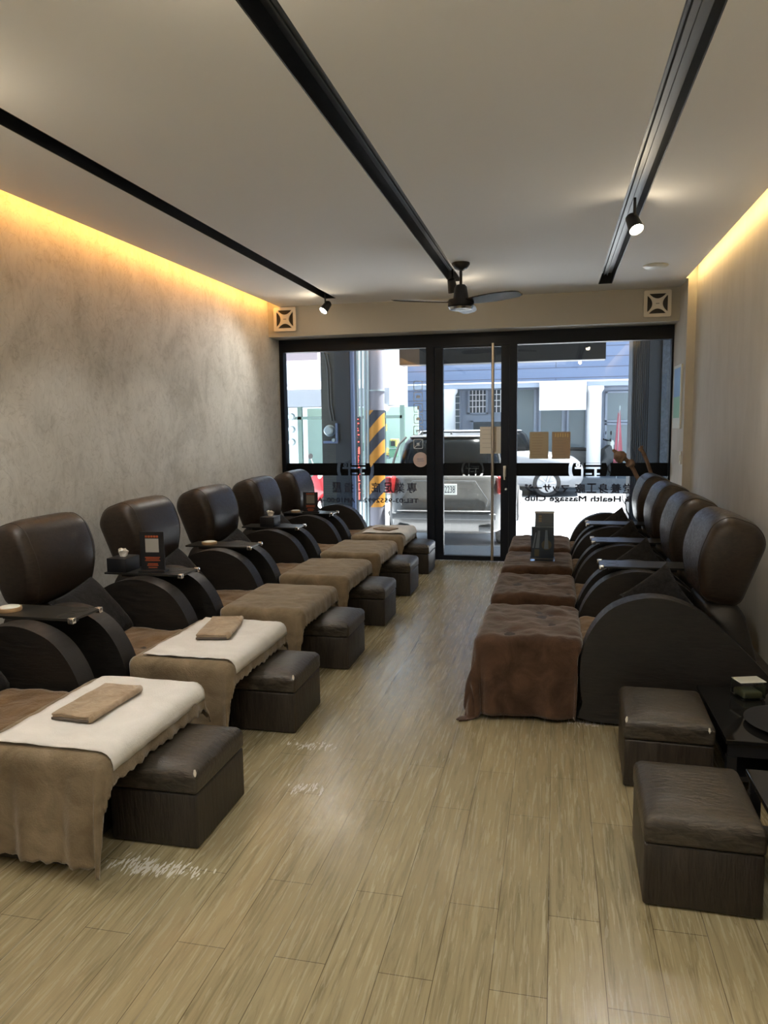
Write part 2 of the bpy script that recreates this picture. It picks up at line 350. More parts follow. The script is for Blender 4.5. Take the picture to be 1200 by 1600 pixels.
# LED cove strips on the hidden edge of the dropped ceiling
tag(obj('led_strip', box(B(), -2.915, -2.897, YB+0.1, 7.70, ZC+0.028, ZC+0.060), M['led']), 'amber LED strip glowing in the ceiling gap along the left plaster wall', 'led strip')
tag(obj('led_strip', box(B(), 1.129, 1.147, YB+0.1, 7.28, ZC+0.028, ZC+0.060), M['led_r']), 'yellow LED strip glowing in the ceiling gap along the right grey wall', 'led strip')
# ceiling channels with light tracks
def channel(x0, x1, y1, label, inner=None):
    t = empty('ceiling_channel', ((x0+x1)/2, y1, ZC)); hw = (x1-x0)/2; ln = y1-YB-0.2
    bm = B(); box(bm, -hw+0.0005, -hw+0.006, -ln, -0.001, 0.0005, 0.12); box(bm, hw-0.006, hw-0.0005, -ln, -0.001, 0.0005, 0.12)
    box(bm, -hw+0.0005, hw-0.0005, -0.008, -0.001, 0.0005, 0.12)
    obj('channel_lining', bm, M['black'], t)
    obj('channel_top', box(B(), -hw+0.006, hw-0.006, -ln, -0.008, 0.095, 0.12), inner or M['black'], t)
    bm = B(); box(bm, -0.018, -0.010, -ln, -0.03, 0.070, 0.0945); box(bm, 0.010, 0.018, -ln, -0.03, 0.070, 0.0945); box(bm, -0.010, 0.010, -ln, -0.03, 0.080, 0.0945)
    obj('light_track', bm, inner or M['cartrim'], t)
    return tag(t, label, 'ceiling channel', 'recessed black lighting channels')
channel(-2.285, -2.163, 7.394, 'black recessed ceiling channel nearest the left plaster wall')
channel(-0.952, -0.830, 6.86, 'black recessed ceiling channel in the middle, ending at the fan')
channel(0.371, 0.496, 7.381, 'black recessed ceiling channel nearest the right wall, holding a lit spotlight', mat('spill_lit_grey_channel', (0.26, 0.26, 0.26), 0.45, 0.3))  # lighter grey puts the spotlight's spill into the channel colour
def spot(x, y, aim, label, power, vis=True, z=ZC-0.02):
    t = empty('track_spotlight', (x, y, z+0.10)); d = (Vector(aim)-Vector((x, y, z-0.08))).normalized()
    obj('stem', tube(B(), [(0, 0, -0.03), (0, 0, -0.16)], 0.008), M['black'], t, smooth=True)
    q = d.to_track_quat('-Z', 'Y')
    bm = B(); lathe(bm, [(0.020, 0.075), (0.034, 0.06), (0.040, 0.0), (0.043, -0.045), (0.040, -0.045), (0.036, -0.03)], 24)
    h = obj('lamp_housing', bm, M['black'], t, smooth=True, loc=(0, 0, -0.18)); h.rotation_mode = 'QUATERNION'; h.rotation_quaternion = q
    bm = B(); lathe(bm, [(0.0, -0.049), (0.028, -0.047), (0.039, -0.040), (0.039, -0.034), (0.0, -0.034)], 24)
    l = obj('lamp_lens', bm, M['bulb'], h, smooth=True)
    s = light('spot_beam', 'SPOT', Vector((x, y, z-0.08))+d*0.06, (0, 0, 0), power, (1.0, 0.97, 0.90), spot_size=math.radians(115), spot_blend=0.7, shadow_soft_size=0.035)
    s.rotation_mode = 'QUATERNION'; s.rotation_quaternion = q
    p = light('lamp_spill', 'POINT', Vector((x, y, z-0.08))+d*0.075, (0, 0, 0), power*0.10, (1.0, 0.83, 0.58), shadow_soft_size=0.03)
    return tag(t, label, 'spotlight', 'spotlights on the ceiling tracks')
spot(-2.224, 7.22, (-3.0, 6.2, 1.2), 'small lit track spotlight at the far end of the left ceiling channel', SPOT_W*0.8, z=2.735)
spot(0.434, 4.72, (1.0, 3.6, 0.9), 'lit round track spotlight hanging from the right ceiling channel', SPOT_W*0.7, z=2.72)
spot(-0.885, 6.62, (-0.55, 7.5, 0.0), 'lit track spotlight half hidden behind the ceiling fan motor', SPOT_W*0.9, z=2.76)
def recessed(x, y, power):  # unseen lamps added in the channel to light the blankets and wall
    t = tag(empty('hidden_fill_lamp', (x, y, ZC+0.09)), 'small added fill lamp hidden inside the left ceiling channel', 'lamp', 'added fill lamps hidden in the left channel')
    obj('fill_lamp_cup', lathe(B(), [(0.030, 0), (0.034, -0.035), (0.028, -0.035), (0.024, -0.008), (0, -0.008)], 20), M['black'], t, smooth=True)
    light('hidden_fill_beam', 'SPOT', (x, y, ZC+0.045), (0, 0, 0), power, (1.0, 0.97, 0.90), spot_size=math.radians(92), spot_blend=0.5, shadow_soft_size=0.012)
for y_ in (3.1, 4.2, 5.3, 6.4): recessed(-2.224, y_, 10.0)
for x, y in ((-2.224, 2.35), (-0.891, 1.85), (0.434, 1.75), (-0.891, -1.2)):
    spot(x, y, (x+0.1, y+0.15, 0), 'lit track spotlight over the reception side of the room', SPOT_W)

# ------------------------------------------------------------------ shopfront
FT = 2.4485; GT = 2.318
bm = B(); box(bm, XL, XP, 8.04, 8.15, GT, FT+0.006); box(bm, XL, -2.985, 8.04, 8.15, 0, GT); box(bm, -1.36, -1.275, 8.03, 8.15, 0, GT)
box(bm, -0.475, -0.395, 8.03, 8.15, 0, GT); box(bm, 1.128, XP, 8.04, 8.15, 0, GT); box(bm, XL, -1.36, 8.04, 8.15, 0, 0.06); box(bm, -0.395, 1.128, 8.04, 8.15, 0, 0.06)
fr = struct(obj('trim_1', bm, M['frame']))
wl = struct(obj('window_1', box(B(), -2.985, -1.36, 8.098, 8.106, 0.06, GT), M['glass']))
wr = struct(obj('window_2', box(B(), -0.395, 1.128, 8.098, 8.106, 0.06, GT), M['glass']))
dr = struct(empty('door_1', (0, 0, 0)))
bm = B(); box(bm, -1.272, -1.182, 8.06, 8.13, 0.012, GT-0.004); box(bm, -0.562, -0.478, 8.06, 8.13, 0.012, GT-0.004)
box(bm, -1.182, -0.562, 8.06, 8.13, 0.012, 0.062); box(bm, -1.182, -0.562, 8.06, 8.13, GT-0.012, GT-0.004)
obj('door_frame', bm, M['frame'], dr)
obj('door_glass', box(B(), -1.182, -0.562, 8.098, 8.106, 0.062, GT-0.012), M['glass'], dr)
bm = B(); tube(bm, [(-0.645, 8.0, 0.03), (-0.645, 8.0, 2.335)], 0.016, 14)
for z in (0.5, 1.9): tube(bm, [(-0.645, 8.0, z), (-0.645, 8.06, z)], 0.008)
obj('pull_handle', bm, M['steel'], dr, smooth=True)
bm = B(); box(bm, -0.535, -0.505, 8.035, 8.06, 0.93, 1.05, 0.006); box(bm, -0.528, -0.512, 8.01, 8.04, 0.90, 1.03, 0.006)
obj('latch', bm, M['cream'], dr, smooth=True)
obj('keyhole', lathe(B(), [(0.012, 8.052), (0.012, 8.06)], 16, (-0.505, 0, 0.80), 'y'), M['chrome'], dr)
# black decal band with the cut-out emblem
ZB0, ZB1 = 0.939, 1.077
def emblem(x, z, cx, s):
    """true where the film is cut away: brackets and an abstract pair of strokes (as read from inside)"""
    u = (x-cx)/s; v = (z-1.008)/s; r = math.hypot(u, v*1.0)
    if 0.170 < r < 0.205 and abs(u) > 0.085: return True
    if -0.142 < u < -0.040 and 0.006 < v < 0.026: return True
    if -0.080 < u < -0.058: return True
    if -0.040 < u < 0.114 and (0.044 < v < 0.064 or 0.006 < v < 0.026): return True
    if 0.046 < u < 0.070 and v < 0.02: return True
    if -0.040 < u < 0.024 and -0.052 < v < -0.034: return True
    if 0.070 < u < 0.100 and -0.052 < v < -0.034: return True
    q = math.hypot(u+0.112, v-0.046)
    if 0.011 < q < 0.021 or (q < 0.011 and abs(v-0.046) < 0.003): return True
    return False
def band(x0, x1, cx, s, parent):
    bm = B(); c = 0.0035; nx = int(0.44*s/c); nz = int(round((ZB1-ZB0)/c)); a = cx-nx*c/2; b = a+nx*c; y = 8.096
    def q(xa, xb, za, zb): bm.faces.new([bm.verts.new(p) for p in ((xa, y, za), (xb, y, za), (xb, y, zb), (xa, y, zb))])
    q(x0, a, ZB0, ZB1); q(b, x1, ZB0, ZB1); ch = (ZB1-ZB0)/nz
    for j in range(nz):
        st = None
        for i in range(nx+1):
            cut = i == nx or emblem(a+(i+0.5)*c, ZB0+(j+0.5)*ch, cx, s)
            if not cut and st is None: st = i
            if cut and st is not None: q(a+st*c, a+i*c, ZB0+j*ch, ZB0+(j+1)*ch); st = None
    bmesh.ops.remove_doubles(bm, verts=bm.verts, dist=1e-5)
    return obj('decal_band', bm, M['band'], parent, fix=False)
band(-2.985, -1.36, -2.183, 1.05, wl); band(-1.182, -0.562, -0.867, 0.60, dr); band(-0.395, 1.128, 0.358, 1.05, wr)
for ch, (a, b) in {'壓': (-2.455, -2.353), '指': (-2.311, -2.208), '底': (-1.999, -1.897), '足': (-1.858, -1.757), '業': (-1.727, -1.623), '專': (-1.593, -1.484), '復': (-2.80, -2.70)}.items():
    text('lettering', ch, (a, b, 0.748, 0.860), 8.095, M['ink'], wl, bold=0.0016)
text('lettering', 'TEL:03-9552992', (-2.087, -1.467, 0.636, 0.684), 8.095, M['ink'], wl, bold=0.0018)
text('lettering', 'AM10:00~AM', (-2.70, -2.193, 0.632, 0.684), 8.095, M['ink'], wl, bold=0.0018)
for ch, (a, b) in {'則': (0.835, 0.94), '堂': (0.70, 0.80), '養': (0.575, 0.680), '身': (0.45, 0.550), '工': (0.333, 0.430), '廠': (0.215, 0.318)}.items():
    text('lettering', ch, (a, b, 0.762, 0.860), 8.095, M['ink'], wr, bold=0.0022)
text('lettering', 'マッサージ', (-0.305, 0.150, 0.768, 0.850), 8.095, M['ink'], wr, bold=0.0035)
text('lettering', '& Health Massage Club', (-0.305, 0.788, 0.655, 0.728), 8.095, M['ink'], wr, bold=0.0035)
# notices taped to the glass
def notice(x0, x1, z0, z1, m, label, lines, inkm):
    p = tag(obj('paper_notice', box(B(), x0, x1, 8.088, 8.0955, z0, z1), m), label, 'notice', 'paper notices taped to the glass')
    bm = B(); rng = random.Random(int(x0*1000))
    for k in range(lines):
        z = z1-0.03-(z1-z0-0.05)*k/lines; wd = (x1-x0-0.05)*rng.uniform(0.6, 1)
        box(bm, x0+0.025, x0+0.025+wd, 8.0872, 8.0885, z-0.005, z+0.001)
    obj('printed_lines', bm, inkm, p); return p
faint = mat('faint_ink', (0.46, 0.42, 0.36), 0.8); faint2 = mat('faint_brown_ink', (0.33, 0.26, 0.18), 0.8); gold = mat('gold_heading', (0.62, 0.46, 0.20), 0.6)
notice(-0.787, -0.565, 1.178, 1.466, M['paper'], 'cream paper notice taped on the door glass behind the pull handle', 5, faint)
notice(-0.262, -0.066, 1.122, 1.406, M['paper_backlit'], 'olive brown notice on the right pane, the one nearer the door', 8, faint2)
pn = notice(-0.030, 0.158, 1.120, 1.404, mat('tan_backlit_paper', (0.40, 0.29, 0.19), 0.8), 'tan notice with gold heading on the right pane, farther from the door', 8, faint2)  # tan likewise carries the shade of a backlit sheet
bm = B()
for k in range(6): box(bm, 0.0+k*0.025, 0.012+k*0.025, 8.0865, 8.0885, 1.352-(k % 2)*0.006, 1.390)
obj('gold_heading', bm, gold, pn)
# stickers
def sticker(x, z, s, label, kind):
    t = tag(empty('sticker', (x, 8.094, z)), label, 'sticker', 'square pictogram stickers on the left pane')
    mp = lambda c: Vector((c.x, c.z, c.y))
    plate('sticker_border', [rrect(-s, s, -s, s, s*0.3), rrect(-s*0.86, s*0.86, -s*0.86, s*0.86, s*0.25)], 0.001, M['film'], t, mp)
    bm = B(); k = s*0.55
    if kind == 'dog':
        box(bm, -k*.7, k*.6, -0.001, 0, -k*.2, k*.3); box(bm, -k*.65, -k*.4, -0.001, 0, -k*.8, -k*.2); box(bm, k*.3, k*.5, -0.001, 0, -k*.8, -k*.2); box(bm, k*.5, k*.95, -0.001, 0, k*.2, k*.7)
    elif kind == 'cup':
        box(bm, -k*.6, k*.5, -0.001, 0, -k*.5, k*.4); box(bm, -k*.8, k*.8, -0.001, 0, -k*.8, -k*.65)
    elif kind == 'phone':
        box(bm, -k*.4, k*.4, -0.001, 0, -k*.8, k*.8)
    elif kind == 'wifi':
        for r in (0.3, 0.6, 0.9):
            prev = None
            for i in range(9):
                a = math.radians(45+90*i/8); p = (k*r*math.cos(a), 0, k*r*math.sin(a)-k*.3)
                if prev: tube(bm, [prev, p], k*.07, 4)
                prev = p
    else:
        box(bm, -k*.8, k*.8, -0.001, 0, -k*.55, k*.45); box(bm, -k*.3, k*.3, -0.001, 0, k*.45, k*.7)
    obj('pictogram', bm, M['film'], t)
    if kind in ('cup',): obj('strike_bar', tube(B(), [(-s*.8, 0, -s*.8), (s*.8, 0, s*.8)], s*.06, 4), M['film'], t)
sticker(-1.463, 1.432, 0.053, 'square sticker with a dog pictogram, just above the struck-out one', 'dog')
sticker(-1.463, 1.288, 0.053, 'square sticker with a diagonal strike, just above the round sticker', 'cup')
sticker(-1.460, 1.560, 0.050, 'square sticker with a camera pictogram, above the dog sticker', 'camera')
sticker(-1.460, 1.680, 0.050, 'square sticker with a phone pictogram, second from the top', 'phone')
sticker(-1.460, 1.800, 0.050, 'square sticker with an arrow-like mark, third above the dog sticker', 'cup2')
sticker(-1.460, 1.920, 0.050, 'square sticker with a wireless pictogram, topmost of the column', 'wifi')
t = tag(empty('round_sticker', (-1.438, 8.092, 1.115)), 'round pink-rimmed white sticker on the left pane beside the door post', 'sticker')
obj('sticker_disc', lathe(B(), [(0.082, -0.001), (0.082, 0.001)], 32, (0, 0, 0), 'y'), mat('pale_pink', (0.62, 0.50, 0.47), 0.6), t)
obj('printed_marks', box(box(B(), -0.04, 0.03, -0.003, -0.001, 0.005, 0.012), -0.035, 0.04, -0.003, -0.001, -0.016, -0.010), mat('sticker_ink', (0.30, 0.30, 0.42), 0.6), t)

# vents on the soffit
def vent(cx, cz, label):
    t = tag(empty('exhaust_vent', (cx, YS, cz)), label, 'vent', 'square exhaust vents over the shopfront')
    s = 0.125; mp = lambda c: Vector((c.x, c.z, c.y)); holes = []
    for q in range(4):
        lens = []
        for k in range(9): a = -0.075+0.15*k/8; lens.append((a, 0.093))
        for k in range(9): a = 0.075-0.15*k/8; lens.append((a, 0.093-0.042*(1-(a/0.075)**2)-0.004))
        ca, sa = math.cos(q*PI/2), math.sin(q*PI/2); holes.append([(x*ca-y*sa, x*sa+y*ca) for x, y in lens])
    p = plate('vent_cover', [rrect(-s, s, -s, s, 0.018)]+holes, 0.012, M['cream'], t, mp); p.location = (0, -0.022, 0)
    obj('vent_backing', box(B(), -0.105, 0.105, -0.015, -0.0005, -0.105, 0.105), M['hole'], t)
    obj('vent_badge', box(B(), -0.016, 0.016, -0.030, -0.028, -0.003, 0.003), M['cartrim'], t)
vent(-2.832, 2.635, 'square cream exhaust vent on the soffit at the left wall')
vent(0.940, 2.620, 'square cream exhaust vent on the soffit beside the right pillar')
t = tag(obj('smoke_detector', lathe(B(), [(0.10, 0), (0.10, -0.008), (0.085, -0.02), (0.05, -0.026), (0.0, -0.027)], 32, (0.785, 6.64, ZC)), M['white'], smooth=True), 'flat round white ceiling fixture near the right vent', 'ceiling fixture')
# ceiling fan
t = tag(empty('ceiling_fan', (-0.748, 6.10, ZC)), 'black three-bladed ceiling fan hanging in front of the shopfront', 'ceiling fan')
obj('canopy', lathe(B(), [(0.072, 0), (0.072, -0.012), (0.05, -0.045), (0.02, -0.06), (0.0, -0.06)], 28), M['black'], t, smooth=True)
obj('downrod', tube(B(), [(0, 0, -0.05), (0, 0, -0.20)], 0.012), M['black'], t, smooth=True)
obj('motor_housing', lathe(B(), [(0.0, -0.165), (0.035, -0.17), (0.05, -0.19), (0.062, -0.28), (0.10, -0.285), (0.105, -0.335), (0.085, -0.345), (0.0, -0.345)], 32), M['black'], t, smooth=True)
obj('light_ring', lathe(B(), [(0.0, -0.344), (0.10, -0.344), (0.09, -0.362), (0.05, -0.370), (0.0, -0.370)], 32), M['chrome'], t, smooth=True)
for k, a in enumerate((-32, 88, 208)):
    bm = B(); n = 10; rings = []
    for i in range(n+1):
        r = 0.09+0.48*i/n; wd = 0.045+0.028*math.sin(PI*i/n*0.9+0.2)
        if i == n: wd = 0.028
        tw = math.radians(-13); z0 = -0.305
        ring = []
        for s_, h in ((-1, 0.004), (1, 0.004), (1, -0.004), (-1, -0.004)):
            yy = s_*wd; ring.append(bm.verts.new((r, yy*math.cos(tw), z0+yy*math.sin(tw)+h)))
        rings.append(ring)
    for A_, B_ in zip(rings, rings[1:]):
        for q in range(4): bm.faces.new((A_[q], A_[(q+1) % 4], B_[(q+1) % 4], B_[q]))
    bm.faces.new(rings[0]); bm.faces.new(rings[-1][::-1])
    obj('fan_blade', bm, mat('gloss_black_blade', (0.012, 0.013, 0.016), 0.18) if k == 0 else bpy.data.materials['gloss_black_blade'], t, smooth=True, rot=(0, 0, math.radians(a)))
# poster, switch on the pillar
t = tag(empty('wall_poster', (XP, 7.66, 1.73)), 'narrow blue-green framed picture on the pillar right of the shopfront', 'picture')
obj('poster_frame', box(B(), -0.016, -0.0005, -0.22, 0.22, -0.30, 0.30, 0.003), M['white'], t)
bm = B(); box(bm, -0.018, -0.015, -0.18, 0.18, 0.0, 0.27); obj('poster_print', bm, M['art_blue'], t)
bm = B(); box(bm, -0.018, -0.015, -0.18, 0.18, -0.20, 0.0); obj('poster_print', bm, M['art_green'], t)
t = tag(empty('wall_switch', (XP, 7.40, 1.16)), 'small white wall switch on the pillar below the blue-green picture', 'switch')
obj('switch_plate', box(B(), -0.010, -0.0005, -0.04, 0.04, -0.06, 0.06, 0.003), M['white'], t)
obj('rocker', box(B(), -0.018, -0.009, -0.015, 0.015, -0.025, 0.025, 0.002), M['white'], t)

# ------------------------------------------------------------------ massage chairs
# local frame: +x points from the wall to the aisle, y along the wall, z up
ARM = [(0.24, 0.03), (0.08, 0.10), (0.20, 0.27), (0.38, 0.46), (0.52, 0.585), (0.65, 0.645), (0.79, 0.655), (0.93, 0.605), (1.02, 0.51), (1.075, 0.38), (1.085, 0.22), (1.065, 0.09), (1.035, 0.02)]
def smooth_poly(pts, n=4):
    out = []; m_ = len(pts)
    for i in range(m_):
        p0, p1, p2, p3 = (Vector(pts[(i+k-1) % m_]) for k in range(4))
        for k in range(n):
            t = k/n; out.append(0.5*((2*p1)+(p2-p0)*t+(2*p0-5*p1+4*p2-p3)*t*t+(3*p1-p0-3*p2+p3)*t**3))
    return out
ARMS = [Vector(ARM[0])]+[Vector(p) for p in []]
_o = smooth_poly(ARM, 4)
ARMP = [Vector((max(p.x, 0.06), max(p.y, 0.015))) for p in _o]
HEAD = rounded_poly([(0.42, 0.585), (0.515, 0.625), (0.545, 0.83), (0.475, 1.01), (0.40, 1.055), (0.26, 1.005), (0.215, 0.92), (0.325, 0.585)], [0.05, 0.05, 0.16, 0.05, 0.08, 0.06, 0.06, 0.05], 5)
def massage_chair():
    t = empty('massage_chair')
    for s in (-1, 1):
        a = obj('arm', prism(B(), ARMP, -0.055, 0.055, 0.010, 2), M['leather'], t, smooth=30, loc=(0, s*0.325, 0))
    obj('seat_base', box(B(), 0.16, 1.02, -0.266, 0.266, 0.03, 0.28, 0.01), M['leather'], t, smooth=True)
    sp = rounded_poly([(0.36, 0.27), (1.04, 0.27), (1.06, 0.33), (1.03, 0.385), (0.40, 0.375)], 0.03, 4)
    obj('seat_cushion', puff(B(), sp, 0.266, 8, 10), M['leather'], t, smooth='all')
    bp = rounded_poly([(0.22, 0.27), (0.36, 0.27), (0.47, 0.50), (0.50, 0.60), (0.36, 0.62), (0.30, 0.56)], 0.04, 4)
    obj('backrest', puff(B(), bp, 0.255, 6, 10), M['leather'], t, smooth='all')
    wf = lambda c: 0.88+0.12*min(1.0, max(0.0, (c.y-0.60)/0.30))
    h = obj('headrest', puff(B(), HEAD, 0.295, 6.0, 22, wfun=wf), M['head_leather'], t, smooth='all')
    for s in (-1, 1):
        cen = sum(HEAD, Vector((0, 0)))/len(HEAD); v = 0.80; k = (1-v**6.0)**(1/6.0)
        pts = [(cen+(q-cen)*(k*1.001)) for q in HEAD]; pts.append(pts[0])
        obj('headrest_seam', tube(B(), [(p.x, s*v*0.295*wf(p), p.y) for p in pts], 0.0025, 5, False), M['piping'], h, smooth=True)
    return t
def drape(name, x0, x1, y0, y1, zt, ov, m, amp=0.010, seed=0, r=0.035, thick=0.005, hem=0.0, wr=0.004, step=0.02, parent=None, zmin=0.006, lift=0.0, flare=0.06, kf=38.0):
    xm, xp, ym, yp = ov; e = 0.004+thick; rng = random.Random(seed); ph = [rng.uniform(0, 6.28) for _ in range(6)]
    X0, X1, Y0, Y1 = x0+r-e, x1-r+e, y0+r-e, y1-r+e
    nx = max(2, int((X1-X0+xm+xp)/step)); ny = max(2, int((Y1-Y0+ym+yp)/step)); bm = B(); g = []
    for i in range(nx+1):
        row = []
        for j in range(ny+1):
            a = X0-xm+(X1-X0+xm+xp)*i/nx; b = Y0-ym+(Y1-Y0+ym+yp)*j/ny
            ca = min(max(a, X0), X1); cb = min(max(b, Y0), Y1); dx, dy = a-ca, b-cb; d = math.hypot(dx, dy)
            z = zt+e+lift; px, py = ca, cb
            z += wr*noise.noise(Vector((a*7+seed, b*7, 0.3)))*(1 if d < 0.01 else 0.3)+wr*0.6*noise.noise(Vector((a*18, b*18+seed, 1.3)))
            if d > 1e-6:
                ux, uy = dx/d, dy/d; rr_ = r+e; q = d+hem*min(1, d/0.12)*math.sin((b*ux*ux+a*uy*uy)*120+ph[5])
                if q < rr_*PI/2: th = q/rr_; out = rr_*math.sin(th); dn = rr_*(1-math.cos(th))
                else: out = rr_; dn = rr_+q-rr_*PI/2
                wv = min(1, dn/0.25); t = (b*abs(ux)+a*abs(uy)); ang = math.atan2(uy, ux)
                f = 0.5+0.5*math.sin(t*kf+ph[0]+ang*3)+0.35*math.sin(t*kf*0.43+ph[1]+dn*3)+0.25*math.sin(t*kf*2.1+ph[2])
                out += amp*wv*f+flare*dn*(0.25+0.9*abs(math.sin(2*ang)) if abs(math.sin(2*ang)) > 0.02 else 0.25)
                z -= dn; px += ux*(out); py += uy*(out)
                if z < zmin: ex = zmin-z; px += ux*ex*0.35; py += uy*ex*0.35; z = zmin+0.004*abs(math.sin(t*30))
            row.append(bm.verts.new((px, py, z)))
        g.append(row)
    for i in range(nx):
        for j in range(ny): bm.faces.new((g[i][j], g[i+1][j], g[i+1][j+1], g[i][j+1]))
    o = obj(name, bm, m, parent, smooth='all', fix=False)
    s = o.modifiers.new('thickness', 'SOLIDIFY'); s.thickness = thick; s.offset = -1
    return o
def footrest(full=True):
    t = empty('footrest')
    tp = [Vector(p) for p in [(-0.25, 0.31), (0.25, 0.31), (0.25, 0.42), (-0.25, 0.42)]]
    obj('footrest_cushion', box(B(), -0.25, 0.25, -0.35, 0.35, 0.315, 0.42, 0.035, 4), M['leather'], t, smooth=True)
    obj('footrest_body', box(B(), -0.24, 0.09 if not full else 0.24, -0.34, 0.34, 0.012, 0.3145, 0.008), M['leather'], t, smooth=True)
    return t
def pillow(seed):
    bm = B(); n = 14; g = []
    top = []
    for i in range(n+1):
        for j in range(n+1):
            u = -1+2*i/n; v = -1+2*j/n
            k = max(0, (1-u**4))*max(0, (1-v**4)); pin = 1-0.07*(1-abs(u)**2)*(abs(v)**3)-0.0
            x = u*0.20*(1-0.10*(1-v*v)*abs(u)**3); y = v*0.20*(1-0.10*(1-u*u)*abs(v)**3)
            h = 0.065*k**0.6+0.004*noise.noise(Vector((u*3+seed, v*3, 0)))
            top.append((x, y, h))
    V1 = [bm.verts.new(p) for p in top]; V2 = [bm.verts.new((p[0], p[1], -p[2])) for p in top]
    for i in range(n):
        for j in range(n):
            a = i*(n+1)+j; bm.faces.new((V1[a], V1[a+n+1], V1[a+n+2], V1[a+1])); bm.faces.new((V2[a], V2[a+1], V2[a+n+2], V2[a+n+1]))
    bmesh.ops.remove_doubles(bm, verts=bm.verts, dist=0.0015)
    return bm
def tray():
    t = empty('side_tray')
    lp = [rrect(-0.26, 0.235, -0.105, 0.105, 0.012)]
    p = plate('tray_plate', lp+[circle(0.165, -0.048, 0.034), circle(0.165, 0.052, 0.034)], 0.010, M['tray'], t); p.location = (0, 0, 0.005)
    for y in (-0.048, 0.052):
        obj('cup_hole_rim', lathe(B(), [(0.034, 0.0095), (0.037, 0.0115), (0.039, 0.0105)], 24, (0.165, y, 0)), M['tray'], t, smooth=True)
    for y in (-0.1, 0.1): obj('corner_bracket', box(B(), 0.212, 0.243, y-0.012 if y < 0 else y-0.014, y+0.012, -0.012, 0.016, 0.005), M['chrome'], t, smooth=True)
    obj('support_bar', box(B(), -0.20, 0.18, -0.015, 0.015, -0.030, -0.0005), M['black'], t)
    return t
def stool():
    t = empty('stool')
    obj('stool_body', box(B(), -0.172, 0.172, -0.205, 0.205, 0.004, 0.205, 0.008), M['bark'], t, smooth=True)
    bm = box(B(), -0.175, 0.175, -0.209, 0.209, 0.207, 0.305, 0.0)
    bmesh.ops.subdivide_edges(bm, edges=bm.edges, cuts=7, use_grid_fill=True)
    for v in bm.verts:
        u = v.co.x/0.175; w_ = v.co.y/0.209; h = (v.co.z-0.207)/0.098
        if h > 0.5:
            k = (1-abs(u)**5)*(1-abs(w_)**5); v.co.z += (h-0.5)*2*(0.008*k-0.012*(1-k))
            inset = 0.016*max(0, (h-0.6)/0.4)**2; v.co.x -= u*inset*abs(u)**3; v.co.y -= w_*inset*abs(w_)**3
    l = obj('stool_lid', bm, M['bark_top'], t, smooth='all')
    m2 = l.modifiers.new('round', 'BEVEL'); m2.width = 0.012; m2.segments = 3; m2.limit_method = 'ANGLE'; m2.angle_limit = math.radians(50)
    return t
def worn_corner(parent, x, y, z):
    bm = B(); tube(bm, [(x, y, z+0.012), (x*1.01, y*1.01, z), (x*1.005, y*1.008, z-0.025)], [0.003, 0.006, 0.002], 6)
    return obj('worn_corner', bm, M['worn'], parent, smooth=True)

LY = [2.43+0.985*k for k in range(6)]; RY = [4.08+0.935*k for k in range(4)]
ordL = ['nearest', 'second', 'third', 'fourth', 'fifth', 'farthest']; ordR = ['nearest', 'second', 'third', 'farthest']
descL = ['left row, nearest the camera and cut by the frame', 'second from the camera in the left row', 'left row, behind the orange-print card', 'fourth from the camera in the left row', 'fifth from the camera in the left row', 'farthest in the left row']
descR = ['nearest in the right row, curved side exposed', 'second from the camera in the right row', 'third from the camera in the right row', 'farthest in the right row']
GL = 'brown massage chairs along the left wall'; GR = 'brown massage chairs along the right wall'
proto = None
def place(first, make, loc, rz):
    o = dup(first) if first else make()
    o.location = loc; o.rotation_euler = (0, 0, rz); return o
chair0 = None; fr_l = None; fr_r = None; tray0 = None; stool0 = None
for k, y in enumerate(LY):
    c = place(chair0, massage_chair, (XL, y, 0), 0); chair0 = chair0 or c
    tag(c, 'dark brown leather massage chair, '+descL[k], 'massage chair', GL)
for k, y in enumerate(RY):
    c = place(chair0, massage_chair, (XR, y, 0), PI)
    tag(c, 'dark brown leather massage chair, '+descR[k], 'massage chair', GR)
# seat covers
sc0 = []
for k, y in enumerate(LY):
    o = drape('seat_cover', -0.33, 0.35, -0.262, 0.262, 0.385, (0.0, 0.10, 0.0, 0.0), M['seat_plush'], 0.002, k+3, r=0.03, wr=0.012)
    o.location = (XL+0.72, y, 0)
    tag(o, 'tan plush cover on the seat of the %s massage chair in the left row' % ordL[k], 'seat cover', 'plush seat covers on the chairs')
for k, y in enumerate(RY):
    o = drape('seat_cover', -0.33, 0.35, -0.262, 0.262, 0.385, (0.0, 0.10, 0.0, 0.0), M['seat_plush'], 0.002, k+13, r=0.03, wr=0.012)
    o.location = (XR-0.72, y, 0); o.rotation_euler = (0, 0, PI)
    tag(o, 'tan plush cover on the seat of the %s massage chair in the right row' % ordR[k], 'seat cover', 'plush seat covers on the chairs')
# pillows leaning at the far arm of each seat
pil = None
def put_pillow(loc, rot, label):
    global pil
    o = obj('throw_pillow', pillow(1), M['pillow'], None, smooth='all') if pil is None else pil.copy()
    if pil is None: pil = o
    else: C.objects.link(o)
    o.location = loc; o.rotation_euler = rot; o.scale = (0.8, 0.8, 0.9) if loc[0] > 0 else (1, 1, 1)
    tag(o, label, 'pillow', 'charcoal throw pillows on the chairs')
def lean(n, spin): return (Vector(n).to_track_quat('Z', 'Y') @ Euler((0, 0, math.radians(spin))).to_quaternion()).to_euler()
for k, y in enumerate(LY):
    put_pillow((XL+0.625, y+0.06, 0.50), lean((0.80, -0.05, 0.60), 12), 'charcoal throw pillow leaning on the backrest of the %s massage chair in the left row' % ordL[k])
for k, y in enumerate(RY):
    put_pillow((XR-0.675, y+0.08, 0.535), lean((-0.50, -0.70, 0.42), 45), 'charcoal throw pillow standing on its corner in the %s massage chair in the right row' % ordR[k])
